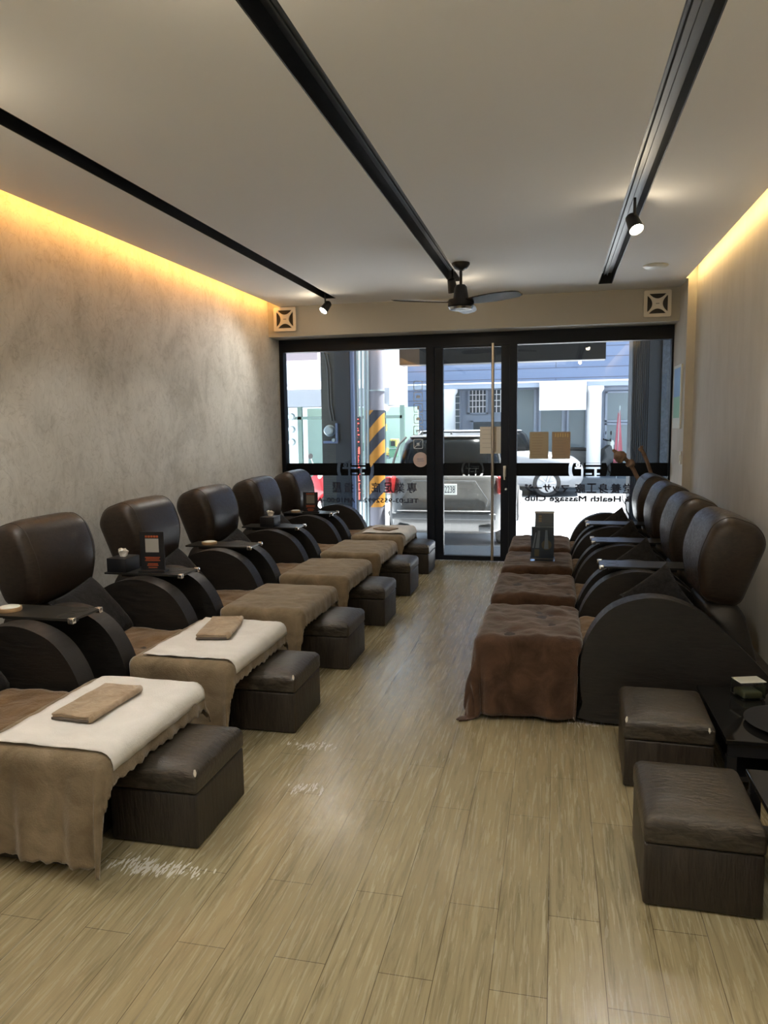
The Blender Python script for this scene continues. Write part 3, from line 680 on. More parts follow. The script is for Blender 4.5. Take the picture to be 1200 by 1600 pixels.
# footrests and blankets
for k, y in enumerate(LY):
    c = place(fr_l, lambda: footrest(False), (XL+1.34, y, 0), 0); fr_l = fr_l or c
    tag(c, 'dark leather footrest under a %s blanket, %s in the left row' % ('beige', ordL[k]), 'footrest', 'footrests of the left row')
    o = drape('footrest_blanket', -0.25, 0.25, -0.35, 0.35, 0.42, (0.04, 0.13, 0.395 if k else 0.405, 0.15), M['beige_plush'], 0.024 if k == 0 else 0.016, k*7+1, hem=0.005, wr=0.005, step=0.0125 if k < 2 else 0.018, kf=30)
    o.location = (XL+1.34, y, 0)
    tag(o, 'beige plush blanket over the %s footrest in the left row' % ordL[k]+(', under a white sheet' if k in (0, 1, 5) else ', without a sheet'), 'blanket', 'beige blankets on the left footrests')
for k, y in enumerate(RY):
    c = place(fr_r, lambda: footrest(True), (XR-1.34, y, 0), PI); fr_r = fr_r or c
    tag(c, 'dark leather footrest under a brown blanket, %s in the right row' % ordR[k], 'footrest', 'footrests of the right row')
    o = drape('footrest_blanket', -0.25, 0.25, -0.35, 0.35, 0.42, (0.05, 0.40 if k == 0 else 0.2, 0.12 if k else 0.14, 0.43 if k == 0 else 0.22), M['brown_plush'], 0.030 if k == 0 else 0.006, k*5+2, hem=0.0, wr=0.014, flare=0.10 if k == 0 else 0.03, kf=20)
    o.location = (XR-1.34, y, 0); o.rotation_euler = (0, 0, PI)
    tag(o, 'dark brown plush blanket over the %s footrest in the right row' % ordR[k]+(', hanging to the floor' if k == 0 else ''), 'blanket', 'brown blankets on the right footrests')
# white sheets
for k, ov, rot in ((0, (0.0, 0.10, 0.015, 0.02), 0), (1, (0.0, 0.10, 0.012, 0.02), 2), (5, (-0.03, 0.11, -0.07, 0.03), 8)):
    o = drape('disposable_sheet', -0.235, 0.262, -0.362, 0.362, 0.432, ov, M['sheet'], 0.004, k+41, r=0.045, thick=0.002, wr=0.007)
    o.location = (XL+1.34, LY[k], 0.004); o.rotation_euler = (0, 0, math.radians(0))
    tag(o, 'white disposable sheet spread on the %s footrest in the left row' % ordL[k], 'sheet', 'white sheets on beige blankets')
def folded_towel(loc, rz, label):
    t = empty('folded_towel', loc, (0, 0, rz)); prof = []
    bm = B(); n = 14
    # four soft layers folded with a rounded long edge
    pts = []
    for z0, ins in ((0.004, 0.0), (0.013, 0.003), (0.022, 0.001)):
        box(bm, -0.082+ins, 0.078, -0.165+ins, 0.165-ins, z0-0.004, z0+0.0045, 0.004, 2)
    tube(bm, [(0.078, -0.163, 0.0135), (0.078, 0.163, 0.0135)], 0.0135, 12)
    bmesh.ops.subdivide_edges(bm, edges=[e for e in bm.edges if e.calc_length() > 0.06], cuts=7, use_grid_fill=True)
    for v in bm.verts: v.co.z += 0.004*noise.noise(Vector((v.co.x*14, v.co.y*14, rz)))*(v.co.z/0.02)+(0.010*max(0, (v.co.y-0.11)/0.055)**2 if rz > 0.15 else 0)
    obj('towel_body', bm, M['towel'], t, smooth='all')
    obj('towel_hem', box(B(), -0.080, 0.076, -0.168, -0.163, 0.002, 0.012, 0.002, 1), M['towel_edge'], t)
    return tag(t, label, 'towel', 'folded tan towels on white sheets')
folded_towel((XL+1.34-0.005, 2.44, 0.446), -0.02, 'folded tan towel on the white sheet nearest the camera')
folded_towel((XL+1.34+0.0, 3.50, 0.446), 0.20, 'folded tan towel with a curled end on the second white sheet from the camera')
t = folded_towel((XL+1.36, LY[5]-0.02, 0.442), 1.2, 'flat tan towel on the white sheet farthest from the camera'); t.scale = (1, 0.6, 0.5)
# stools
SL = [2.493, 3.515, 4.49, 5.50, 6.51, 7.49]
matte = ['nearest', 'second', 'third', 'fourth', 'fifth', 'farthest']
for k, y in enumerate(SL):
    c = place(stool0, stool, (-1.392, y, 0), 0); stool0 = stool0 or c
    tag(c, 'dark brown bark-grain leather stool tucked under the %s footrest of the left row' % matte[k], 'stool', 'stools along the left row')
for k, (x, y, rz) in enumerate(((0.462, 2.492, -0.02), (0.472, 3.275, -0.03))):
    c = place(stool0, stool, (x, y, 0), rz)
    tag(c, ['large dark brown bark-grain leather stool closest to the camera at right', 'dark brown leather stool with a worn white corner, before the nearest right chair'][k], 'stool', 'stools in the right foreground')
    if k == 1: worn_corner(c, -0.163, -0.198, 0.288); worn_corner(c, 0.15, -0.203, 0.27)
for o in list(C.objects):
    if o.name.startswith('stool') and o.type == 'EMPTY' and o.location.x < -1 and abs(o.location.y-4.49) > 0.1 and abs(o.location.y-5.5) > 0.1: worn_corner(o, 0.166, -0.198, 0.286)
# trays and what stands on them
ZT = 0.657
TL = [LY[k]+0.4925 for k in range(5)]; TR = [RY[k]+0.4675 for k in range(3)]
gapn = ['between the nearest two chairs', 'between the second and third chairs', 'between the third and fourth chairs', 'between the fourth and fifth chairs', 'between the two farthest chairs']
for k, y in enumerate(TL):
    c = place(tray0, tray, (XL+0.735, y, ZT), 0); tray0 = tray0 or c
    tag(c, 'black tray with chrome corners %s, left row' % gapn[k], 'tray', 'trays bridging the left chairs')
for k, y in enumerate(TR):
    c = place(tray0, tray, (XR-0.72, y, ZT), PI)
    tag(c, 'black tray with chrome corners %s, right row' % ['between the nearest two chairs', 'between the second and third chairs', 'between the two farthest chairs'][k], 'tray', 'trays bridging the right chairs')
ZO = ZT+0.0105
def coaster(x, y, label, rad=0.052):
    t = empty('coaster', (x, y, ZO)); obj('wooden_rim', lathe(B(), [(0.0, 0), (rad, 0), (rad+0.002, 0.008), (rad, 0.018), (rad-0.006, 0.018), (0, 0.017)], 28), M['wood'], t, smooth=True)
    obj('white_top', lathe(B(), [(0, 0.0172), (rad-0.007, 0.0182), (rad-0.010, 0.0215), (0, 0.022)], 28), M['white'], t, smooth=True)
    tag(t, label, 'coaster', 'round coasters on the trays')
coaster(-2.452, 2.905, 'round wood-rimmed coaster with a white top on the nearest left tray')
coaster(-2.405, 4.87, 'round wood-rimmed coaster with a white top on the third left tray')
coaster(-2.45, 6.83, 'round wood-rimmed coaster with a white top on the farthest left tray', 0.045)
def tissue_box(x, y, label):
    t = empty('tissue_box', (x, y, ZO)); mp = None
    obj('box_body', box(B(), -0.062, 0.062, -0.075, 0.075, 0.0, 0.082, 0.003, 2), M['black'], t, smooth=True)
    bm = B(); rng = random.Random(5); n = 12; rings = []
    for h, rd in ((0.082, 0.018), (0.10, 0.020), (0.118, 0.026), (0.128, 0.016)):
        rings.append([bm.verts.new((rd*math.cos(2*PI*i/n)*(1+0.45*rng.uniform(-1, 1))*1.1, rd*0.7*math.sin(2*PI*i/n)*(1+0.4*rng.uniform(-1, 1)), h+0.006*rng.uniform(-1, 1))) for i in range(n)])
    for a, b in zip(rings, rings[1:]):
        for i in range(n): bm.faces.new((a[i], a[(i+1) % n], b[(i+1) % n], b[i]))
    bm.faces.new(rings[-1]); obj('tissue', bm, M['sheet'], t)
    tag(t, label, 'tissue box', 'black tissue boxes on the trays')
tissue_box(-2.475, 3.885, 'black tissue box with a white tissue beside the orange-print table card')
tissue_box(-2.33, 5.86, 'black tissue box with a tall white tissue on the fourth left tray')
def card_stand(x, y, rz, hgt, label, bright):
    t = empty('table_card', (x, y, ZO), (0, 0, rz)); hw = 0.072
    obj('card_base', box(B(), -hw-0.006, hw+0.008, -0.035, 0.035, 0, 0.012, 0.002), M['black'], t)
    p = obj('card_panel', box(B(), -hw, hw, -0.004, 0.004, 0.012, hgt, 0.001), M['black'], t)
    s = 0.040; zc = hgt*0.66
    obj('pale_square', box(B(), -s, s, -0.0056, -0.0042, zc-s, zc+s), mat('grey_card_square', (0.36, 0.36, 0.34) if bright else (0.17, 0.16, 0.13), 0.6), t)
    for q in range(5): obj('orange_mark', box(B(), -0.040+q*0.0165, -0.027+q*0.0165, -0.0056, -0.0042, zc+s+0.006, zc+s+0.018), M['red_ink'], t)
    for q, z in enumerate((0.085, 0.076, 0.067, 0.047, 0.038, 0.026)):
        wd = (0.045, 0.040, 0.045, 0.030, 0.034, 0.026)[q]; obj('orange_print', box(B(), -wd, wd, -0.0056, -0.0042, z*hgt/0.235-0.0022, z*hgt/0.235+0.0022), M['red_ink'], t)
    tag(t, label, 'table card', 'standing table cards on the trays')
card_stand(-2.272, 3.87, 0.12, 0.235, 'upright black table card with orange print and a pale square, on the second left tray', True)
card_stand(-2.285, 6.80, 0.10, 0.20, 'small dim black table card with a square panel, on the farthest left tray', False)
# brochure holders on the right footrests
t = tag(empty('brochure_holder', (-0.082, 5.80, 0.447)), 'clear acrylic holder with slate-blue brochures on a brown blanket at right', 'brochure holder')
obj('holder_base', box(B(), -0.092, 0.092, -0.045, 0.045, 0, 0.022, 0.002), M['acrylic'], t)
bm = B(); box(bm, -0.088, 0.088, -0.040, -0.037, 0.022, 0.275); box(bm, -0.088, 0.088, 0.020, 0.023, 0.022, 0.29); box(bm, -0.088, -0.085, -0.037, 0.020, 0.022, 0.27); box(bm, 0.085, 0.088, -0.037, 0.020, 0.022, 0.27)
obj('holder_shell', bm, M['acrylic'], t)
b_ = obj('brochure', box(B(), -0.083, 0.083, -0.034, -0.004, 0.023, 0.262), M['slateprint'], t)
bm = B(); box(bm, -0.060, -0.025, -0.0352, -0.034, 0.035, 0.090); obj('tan_print', bm, mat('tan_print', (0.30, 0.24, 0.16), 0.6), b_)
bm = B(); lathe(bm, [(0.038, -0.0353), (0.038, -0.034)], 24, (0.030, 0, 0.125), 'y'); obj('tan_roundel', bm, bpy.data.materials['tan_print'], b_)
bm = B()
for xa, xb, za, xc, xd, zb in ((-0.055, -0.025, 0.10, -0.035, -0.018, 0.235), (0.012, 0.045, 0.095, 0.020, 0.036, 0.24), (-0.085+0.008, -0.065, 0.10, -0.055, -0.045, 0.22)):
    vs = [bm.verts.new(p) for p in ((xa, -0.0360, za), (xb, -0.0360, za), (xd, -0.0360, zb), (xc, -0.0360, zb))]; bm.faces.new(vs)
obj('pale_print', bm, mat('pale_print', (0.45, 0.50, 0.58), 0.6), b_)
t = tag(empty('brochure_box', (-0.072, 6.02, 0.444)), 'dark upright brochure box with a pale rim, standing behind the acrylic holder', 'brochure box')
obj('box_shell', box(B(), -0.074, 0.074, -0.03, 0.03, 0, 0.345, 0.002), M['slateprint'], t)
obj('pale_rim', box(B(), -0.076, 0.076, -0.032, 0.032, 0.345, 0.356), M['film'], t)
obj('gold_lettering', box(box(box(B(), -0.045, -0.022, -0.0315, -0.030, 0.315, 0.328), -0.045, -0.022, -0.0315, -0.030, 0.296, 0.309), -0.045, -0.022, -0.0315, -0.030, 0.277, 0.290), bpy.data.materials['tan_print'], t)

# dried branches in a vase behind the right row
t = tag(empty('dried_branches', (0.88, 7.62, 0)), 'knotty dried brown branches standing behind the farthest right chair', 'plant')
obj('vase', lathe(B(), [(0.0, 0), (0.07, 0), (0.10, 0.12), (0.085, 0.30), (0.05, 0.40), (0.055, 0.45), (0.045, 0.45), (0.04, 0.40), (0, 0.38)], 28), M['black'], t, smooth=True)
bm = B(); tube(bm, [(0, 0, 0.38), (0.01, -0.03, 0.70), (-0.08, -0.10, 0.92), (-0.14, -0.12, 1.04), (-0.19, -0.12, 1.12), (-0.24, -0.12, 1.16), (-0.30, -0.12, 1.20), (-0.335, -0.12, 1.235)], [0.022, 0.022, 0.02, 0.02, 0.022, 0.02, 0.024, 0.012], 9)
for c_, s in (((-0.17, -0.12, 1.10), 0.042), ((-0.27, -0.12, 1.17), 0.058)):
    r = bmesh.ops.create_icosphere(bm, subdivisions=3, radius=s, matrix=Matrix.Translation(c_))
    for v in r['verts']: v.co += Vector((1, 1, 1))*0.012*noise.noise(v.co*30)
obj('branch', bm, M['driftwood'], t, smooth='all')
bm = B(); tube(bm, [(0.02, 0.0, 0.38), (0.05, -0.05, 0.75), (0.03, -0.10, 0.98), (-0.02, -0.12, 1.12), (-0.05, -0.12, 1.19), (-0.075, -0.12, 1.24), (-0.07, -0.12, 1.27)], [0.022, 0.020, 0.018, 0.017, 0.018, 0.016, 0.014], 9)
tube(bm, [(-0.06, -0.12, 1.21), (-0.10, -0.12, 1.245)], [0.014, 0.012], 8); obj('branch', bm, M['driftwood'], t, smooth='all')
bm = B(); tube(bm, [(0.0, 0.0, 0.42), (-0.15, -0.10, 0.55), (-0.20, -0.12, 0.66), (-0.21, -0.12, 0.74), (-0.16, -0.12, 0.80)], [0.008, 0.006, 0.006, 0.005, 0.003], 6)
tube(bm, [(-0.205, -0.12, 0.70), (-0.24, -0.12, 0.76), (-0.235, -0.12, 0.80)], [0.005, 0.004, 0.003], 6); obj('twig', bm, M['ink'], t, smooth='all')

# low black tables in the right foreground
def low_table(x0, x1, y0, y1, h, label):
    t = tag(empty('low_table', ((x0+x1)/2, (y0+y1)/2, 0)), label, 'table', 'low black tables at the right wall'); hx, hy = (x1-x0)/2, (y1-y0)/2
    obj('table_top', box(B(), -hx, hx, -hy, hy, h-0.018, h, 0.002), M['gloss'], t)
    obj('table_rail', box(B(), -hx+0.01, hx-0.01, -hy+0.01, -hy+0.03, h-0.07, h-0.0185), M['black'], t); obj('table_rail', box(B(), -hx+0.01, hx-0.01, hy-0.03, hy-0.01, h-0.07, h-0.0185), M['black'], t)
    obj('lower_shelf', box(B(), -hx+0.045, hx-0.02, -hy+0.035, hy-0.035, 0.08, 0.10), M['black'], t)
    for sx in (-1, 1):
        for sy in (-1, 1): obj('leg', box(B(), sx*(hx-0.025)-0.018, sx*(hx-0.025)+0.018, sy*(hy-0.025)-0.018, sy*(hy-0.025)+0.018, 0, h-0.0705), M['black'], t)
    return t
M['gloss'] = mat('gloss_black_glass', (0.010, 0.010, 0.010), 0.06, spec=0.6)
low_table(0.668, 1.205, 3.01, 3.645, 0.262, 'glossy black low table beside the nearest right chair, holding a dark ring shape and a jar')
low_table(0.668, 1.205, 1.75, 2.71, 0.285, 'glossy black low table at the right edge, beside the closest stool')
bm = B(); lathe(bm, [(0.0, 0.001), (0.12, 0.001), (0.175, 0.016), (0.18, 0.020), (0.172, 0.020), (0.118, 0.006), (0.0, 0.005)], 48)  # dark dish shape stands in for a round shadow and reflection on the tabletop
tag(obj('round_shade_dish', bm, M['black'], None, smooth=True, loc=(0.955, 3.20, 0.262)), 'wide black dish shape painting a round shadow on the low table at the right wall', 'dish')
t = tag(empty('glass_jar', (0.862, 3.52, 0.262), (0, 0, 0.3)), 'square glass jar with a white card on top, on the low black table', 'jar')
obj('jar_body', box(B(), -0.055, 0.055, -0.055, 0.055, 0.001, 0.075, 0.010), M['acrylic'], t, smooth=True)
obj('green_contents', box(B(), -0.045, 0.045, -0.045, 0.045, 0.006, 0.035, 0.008), mat('olive_contents', (0.16, 0.18, 0.11), 0.6), t, smooth=True)
obj('white_card', box(B(), -0.055, 0.065, -0.035, 0.045, 0.0755, 0.079, 0.001), M['white'], t)
# worn varnish at the nearest left stool; the other flecks are painted specular glints
def scuffs_glints(cx, cy, sx, sy, n, seed, label):
    bm = B(); rng = random.Random(seed)
    for k in range(n):
        x = cx+sx*rng.gauss(0, 0.4); y = cy+sy*rng.gauss(0, 0.4); l = rng.uniform(0.006, 0.028); w_ = rng.uniform(0.001, 0.004); a = rng.uniform(-0.25, 0.25)
        vs = []
        for u, v in ((-1, 0), (-0.4, -1), (0.5, -0.8), (1, 0), (0.4, 1), (-0.5, 0.7)):
            vx, vy = v*w_, u*l; vs.append(bm.verts.new((x+vx*math.cos(a)-vy*math.sin(a), y+vx*math.sin(a)+vy*math.cos(a), 0.0006+k*1e-6)))
        bm.faces.new(vs)
    tag(obj('floor_wear_glints', bm, M['scuff'], fix=True), label, 'floor wear', kind='stuff')
scuffs_glints(-1.33, 2.16, 0.22, 0.05, 170, 1, 'pale worn scratches on the floor before the nearest left stool')
scuffs_glints(-1.10, 3.20, 0.12, 0.05, 60, 2, 'pale painted glints on the floor before the second left stool')
scuffs_glints(-1.0, 2.80, 0.10, 0.05, 40, 3, 'pale painted glints on the floor off the corner of the nearest left stool')
scuffs_glints(0.16, 3.72, 0.10, 0.05, 60, 4, 'pale painted glints on the floor at the nearest right footrest')

# ------------------------------------------------------------------ outside
G = -0.28
struct(obj('street', box(B(), -30, 25, 17.0, 45, G-0.1, G), mat('dark_asphalt', (0.13, 0.135, 0.145), 0.9)))
struct(obj('pavement', box(B(), -30, 25, 9.7, 17.0, G-0.1, G), M['street']))
struct(obj('entry_step', box(box(B(), XL-1.5, XR+1.5, 8.2, 9.25, G, -0.02), XL-1.5, XR+1.5, 9.25, 9.7, G, -0.15), M['tile']))
struct(obj('arcade_roof', box(B(), -4.5, 2.7, 8.15, 9.9, 2.95, 3.2), M['soffit']))
struct(obj('sun_block_storey', box(B(), -4.5, 2.7, -3.8, 9.9, 3.2, 8.0), M['grey_wall']))  # unseen mass added over the shop to block the sun
# pillar with meter at left
struct(obj('wall_outer_left', box(B(), -2.915, -2.735, 9.2, 9.55, G, 2.95), M['stone']))
struct(obj('wall_outer_left_panel', box(B(), -2.735, -2.535, 9.2, 9.55, G, 2.95), M['slate']))
t = tag(empty('electric_meter', (-2.80, 9.2, 1.40)), 'round electric meter in a blue-grey bracket on the grey outdoor pillar', 'meter')
obj('meter_dial', lathe(B(), [(0.0, -0.10), (0.045, -0.10), (0.060, -0.085), (0.062, -0.03), (0.075, -0.02), (0.075, 0.0)], 32, (-0.005, -0.002, 0.035), 'y'), M['galv'], t, smooth=True)
obj('bracket', box(box(B(), 0.078, 0.102, -0.05, -0.001, -0.10, 0.13, 0.003), -0.085, 0.102, -0.05, -0.001, -0.125, -0.095, 0.003), M['bluesheet'], t)
obj('seal', lathe(B(), [(0.0, -0.07), (0.022, -0.07), (0.024, -0.001)], 20, (0.055, 0, -0.085), 'y'), M['galv'], t)
for dx, top in ((0.0, 0.0), (0.035, 0.03)):
    obj('conduit', tube(B(), [(0.02+dx, -0.012, 0.16), (-0.01+dx, -0.012, 0.35), (-0.02+dx, -0.012, 0.8), (-0.05+dx, -0.012, 0.98), (-0.12+dx, -0.012, 1.12)], 0.009, 8), M['cartrim'], t, smooth=True)
tag(obj('blue_sheet_panel', box(B(), -2.5345, -2.49, 9.21, 9.26, G, 2.94), M['bluesheet']), 'narrow pale blue upright panel beside the grey outdoor pillar', 'panel')
# hanging sign box and pillar at right
t = tag(empty('sign_box', (-0.68, 9.55, 2.6)), 'long dark sign box hanging above the shopfront, seen from behind', 'sign box')
obj('box_body', box(B(), -1.0, 1.26, -0.12, 0.12, -0.35, 0.345), M['navy'], t)
obj('brown_end', box(B(), -1.26, -1.0, -0.12, 0.12, -0.35, 0.345), M['brownwall'], t)
bm = B(); box(bm, 0.86, 1.18, 9.15, 9.6, G, 2.94)
for k in range(9): box(bm, 0.865+k*0.022, 0.875+k*0.022, 9.135, 9.15, G, 2.94)
struct(obj('wall_outer_right', bm, M['slate'])); struct(obj('wall_outer_right_granite', box(B(), 1.18, 1.9, 9.10, 9.6, G, 2.94), M['granite']))
# utility pole, pipes, red LED sign
t = tag(empty('utility_pole', (-2.665, 11.0, G)), 'grey concrete pole with yellow and black hazard stripes outside the left pane', 'pole')
obj('pole_shaft', tube(B(), [(0, 0, 0), (0.075, 0, 7.5)], [0.155, 0.115], 24), M['concrete'], t, smooth=True)
obj('hazard_wrap', tube(B(), [(0.0, 0, 0.55), (0.0155, 0, 2.0)], [0.158, 0.152], 24), M['hazard'], t, smooth=True)
obj('strap', tube(B(), [(0.021, 0, 2.28), (0.021, 0, 2.30)], [0.154, 0.154], 24), M['galv'], t, smooth=True)
t = tag(empty('cable_pipes', (-2.80, 10.85, G)), 'bundle of thin galvanised cable pipes standing before the striped pole', 'pipes')
for k, (dx, r) in enumerate(((-0.10, 0.030), (-0.035, 0.020), (0.02, 0.022), (0.065, 0.018))):
    obj('pipe', tube(B(), [(dx, 0, 0), (dx+0.06, 0, 6.5)], r, 12), M['galv'], t, smooth=True)
t = tag(empty('red_sign', (-2.79, 10.45, 1.0)), 'tall narrow sign with glowing red characters outside the left pane', 'sign')
obj('sign_case', box(B(), -0.10, 0.065, -0.03, 0.03, -0.60, 0.62, 0.004), M['slate'], t); obj('sign_post', box(B(), -0.03, 0.0, 0.0, 0.028, -1.28, -0.601), M['galv'], t)
rng = random.Random(8); bm = B()
for k in range(9):
    zc = 0.54-k*0.132
    for q in range(4): box(bm, -0.042, -0.042+rng.uniform(0.06, 0.092), -0.034, -0.030, zc-0.050+q*0.030, zc-0.037+q*0.030)
    for q in range(2): xa = rng.uniform(-0.038, 0.036); box(bm, xa, xa+0.014, -0.0345, -0.030, zc-0.055, zc+0.045)
obj('red_characters', bm, M['redled'], t)

# parked car
def ring_loft(rings, n=40, power=5.0):
    bm = B(); R_ = []
    for (cx, cy, hx, hy, z) in rings:
        ring = []
        for k in range(n):
            a = 2*PI*k/n; c, s = math.cos(a), math.sin(a); q = (abs(c)**power+abs(s)**power)**(-1/power)
            ring.append(bm.verts.new((cx+hx*c*q, cy+hy*s*q, z)))
        R_.append(ring)
    for a, b in zip(R_, R_[1:]):
        for k in range(n): bm.faces.new((a[k], a[(k+1) % n], b[(k+1) % n], b[k]))
    bm.faces.new(R_[0][::-1]); bm.faces.new(R_[-1]); return bm
def wheel(parent, x, y, side):
    w_ = obj('wheel', lathe(B(), [(0.0, -0.10), (0.22, -0.10), (0.31, -0.10), (0.33, -0.07), (0.33, 0.07), (0.31, 0.10), (0.22, 0.10), (0.0, 0.10)], 36, axis='x'), M['tyre'], parent, smooth=True, loc=(x, y, 0.33))
    bm = B(); lathe(bm, [(0.06, side*0.090), (0.06, side*0.115), (0.0, side*0.118)], 20, axis='x'); lathe(bm, [(0.20, side*0.09), (0.225, side*0.112), (0.235, side*0.104)], 36, axis='x')
    for k in range(5):
        a = 2*PI*k/5; tube(bm, [(side*0.106, 0.04*math.cos(a), 0.04*math.sin(a)), (side*0.106, 0.215*math.cos(a), 0.215*math.sin(a))], [0.035, 0.05], 6)
    obj('rim', bm, M['chrome2'], w_)
M['chrome2'] = mat('alloy_rim', (0.40, 0.40, 0.41), 0.4, 0.3)
def car(paint, label, plate_txt):
    t = tag(empty('car'), label, 'car')
    prof = rounded_poly([(0.04, 0.24), (-0.03, 0.42), (0.0, 0.68), (0.07, 0.90), (0.12, 1.07), (0.30, 1.12), (3.15, 1.12), (4.15, 0.96), (4.42, 0.74), (4.42, 0.34), (4.25, 0.20)], [0.05, 0.1, 0.1, 0.1, 0.06, 0.1, 0.3, 0.2, 0.15, 0.1, 0.05], 5)
    obj('car_body', puff(B(), prof, 0.875, 7, 22, mapf=lambda a, y, b: (y, a, b)), paint, t, smooth='all')
    g = obj('greenhouse', ring_loft([(0, 1.68, 0.80, 1.54, 1.07), (0, 1.66, 0.755, 1.47, 1.30), (0, 1.64, 0.70, 1.38, 1.50), (0, 1.62, 0.62, 1.28, 1.595)]), M['carglass'], t, smooth='all')
    obj('roof', ring_loft([(0, 1.62, 0.64, 1.31, 1.590), (0, 1.62, 0.60, 1.27, 1.612), (0, 1.60, 0.48, 1.10, 1.628)]), paint, t, smooth='all')
    obj('roof_fin', prism(B(), [(0, 0), (0.16, 0), (0.02, 0.075)], -0.012, 0.012), M['cartrim'], t, loc=(0.03, 0.62, 1.60), rot=(0, 0, PI/2))
    obj('window_pillar', tube(B(), [(-0.80, 0.24, 1.10), (-0.755, 0.29, 1.30), (-0.70, 0.36, 1.50), (-0.61, 0.44, 1.595)], 0.018, 8), paint, t, smooth=True); obj('window_pillar', tube(B(), [(0.80, 0.24, 1.10), (0.755, 0.29, 1.30), (0.70, 0.36, 1.50), (0.61, 0.44, 1.595)], 0.018, 8), paint, t, smooth=True)
    for s in (-1, 1):
        bm = B(); box(bm, -0.05, 0.055, -0.03, 0.22, -0.13, 0.11, 0.025); obj('tail_light', bm, M['redlens'], t, smooth=True, loc=(s*0.80, 0.085, 0.93), rot=(0, 0, s*0.25))
        for y in (0.80, 3.55): wheel(t, s*0.79, y, s)
        obj('exhaust_trim', box(B(), s*0.60-0.10, s*0.60+0.10, -0.035, 0.03, 0.28, 0.36, 0.02), M['cartrim'], t, smooth=True)
    obj('bumper_trim', box(B(), -0.74, 0.74, -0.034, 0.06, 0.44, 0.535, 0.02), M['cartrim'], t, smooth=True)
    obj('chrome_strip', box(B(), -0.66, 0.66, -0.034, 0.04, 0.565, 0.578, 0.004), M['chrome'], t, smooth=True)
    # liftgate recess line
    pts = [(-0.60, -0.008, 0.64), (-0.62, 0.02, 0.72), (-0.44, 0.05, 0.985), (0.44, 0.05, 0.985), (0.62, 0.02, 0.72), (0.60, -0.008, 0.64)]
    obj('liftgate_seam', tube(B(), pts, 0.008, 6), M['cartrim'], t, smooth=True)
    p = obj('licence_plate', box(B(), -0.19, 0.19, 0.0, 0.02, 0.795, 0.945, 0.004), M['white'], t)
    if plate_txt: text('plate_number', plate_txt, (0.02, 0.165, 0.822, 0.918), -0.0008, M['ink'], p, face=-1)
    obj('rear_wiper', tube(B(), [(0.0, 0.16, 1.10), (0.22, 0.20, 1.13)], 0.008, 6), M['cartrim'], t, smooth=True)
    obj('gate_badge', box(B(), -0.10, -0.04, 0.045, 0.06, 1.02, 1.035), M['chrome'], t)
    return t
c = car(M['carpaint'], 'silver car parked outside the door, rear end and plate towards the glass', '2238'); c.location = (-1.52, 10.35, G)
c = car(M['carwhite'], 'white car standing side-on across the street beyond the right pane', None); c.location = (-3.73, 19.25, G); c.rotation_euler = (0, 0, -PI/2)
# scooters
def scooter(loc, rz, label, paint):
    t = tag(empty('scooter', loc, (0, 0, rz)), label, 'scooter', 'scooters parked across the street')
    for x in (-0.62, 0.62): obj('scooter_wheel', lathe(B(), [(0.0, -0.03), (0.10, -0.03), (0.20, -0.045), (0.24, 0.0), (0.20, 0.045), (0.10, 0.03), (0, 0.03)], 28, (x, 0, 0.24), 'y'), M['tyre'], t, smooth=True)
    body = rounded_poly([(-0.85, 0.55), (-0.70, 0.72), (-0.15, 0.70), (0.0, 0.35), (0.25, 0.30), (0.40, 0.85), (0.50, 0.88), (0.60, 0.45), (0.30, 0.18), (-0.35, 0.20)], 0.06, 4)
    obj('scooter_body', puff(B(), body, 0.17, 4, 8, sq=0.6), paint, t, smooth='all')
    obj('seat', puff(B(), rounded_poly([(-0.78, 0.72), (-0.72, 0.80), (-0.20, 0.78), (-0.14, 0.70)], 0.04, 3), 0.14, 4, 6, sq=0.5), M['tyre'], t, smooth='all')
    obj('handlebar', tube(B(), [(0.36, -0.34, 1.0), (0.44, -0.12, 0.96), (0.44, 0.12, 0.96), (0.36, 0.34, 1.0)], 0.022, 8), M['tyre'], t, smooth=True)
    for s in (-1, 1):
        obj('mirror', tube(B(), [(0.42, s*0.20, 0.98), (0.40, s*0.26, 1.14)], 0.008, 6), M['chrome'], t, smooth=True)
        obj('mirror_glass', lathe(B(), [(0.0, -0.008), (0.055, -0.008), (0.055, 0.008), (0, 0.008)], 16, (0.40, s*0.27, 1.18), 'x'), M['tyre'], t, smooth=True)
    obj('front_shield', box(B(), 0.42, 0.52, -0.15, 0.15, 0.72, 0.98, 0.03), M['white'], t, smooth=True)
    obj('tail_cowl', box(B(), -0.95, -0.80, -0.10, 0.10, 0.58, 0.74, 0.04), M['redpaint'], t, smooth=True)
    obj('headlight', box(B(), 0.50, 0.56, -0.07, 0.07, 0.84, 0.93, 0.02), M['bulbglass'], t, smooth=True)
M['bulbglass'] = mat('headlight_glass', (0.75, 0.78, 0.8), 0.1)
scooter((1.05, 21.6, G+0.30), math.radians(12), 'dark scooter with a red tail parked on the porch behind the white column', M['cartrim'])
scooter((-4.95, 14.6, G), math.radians(-30), 'red and white scooter parked across the street at far left', M['redpaint'])
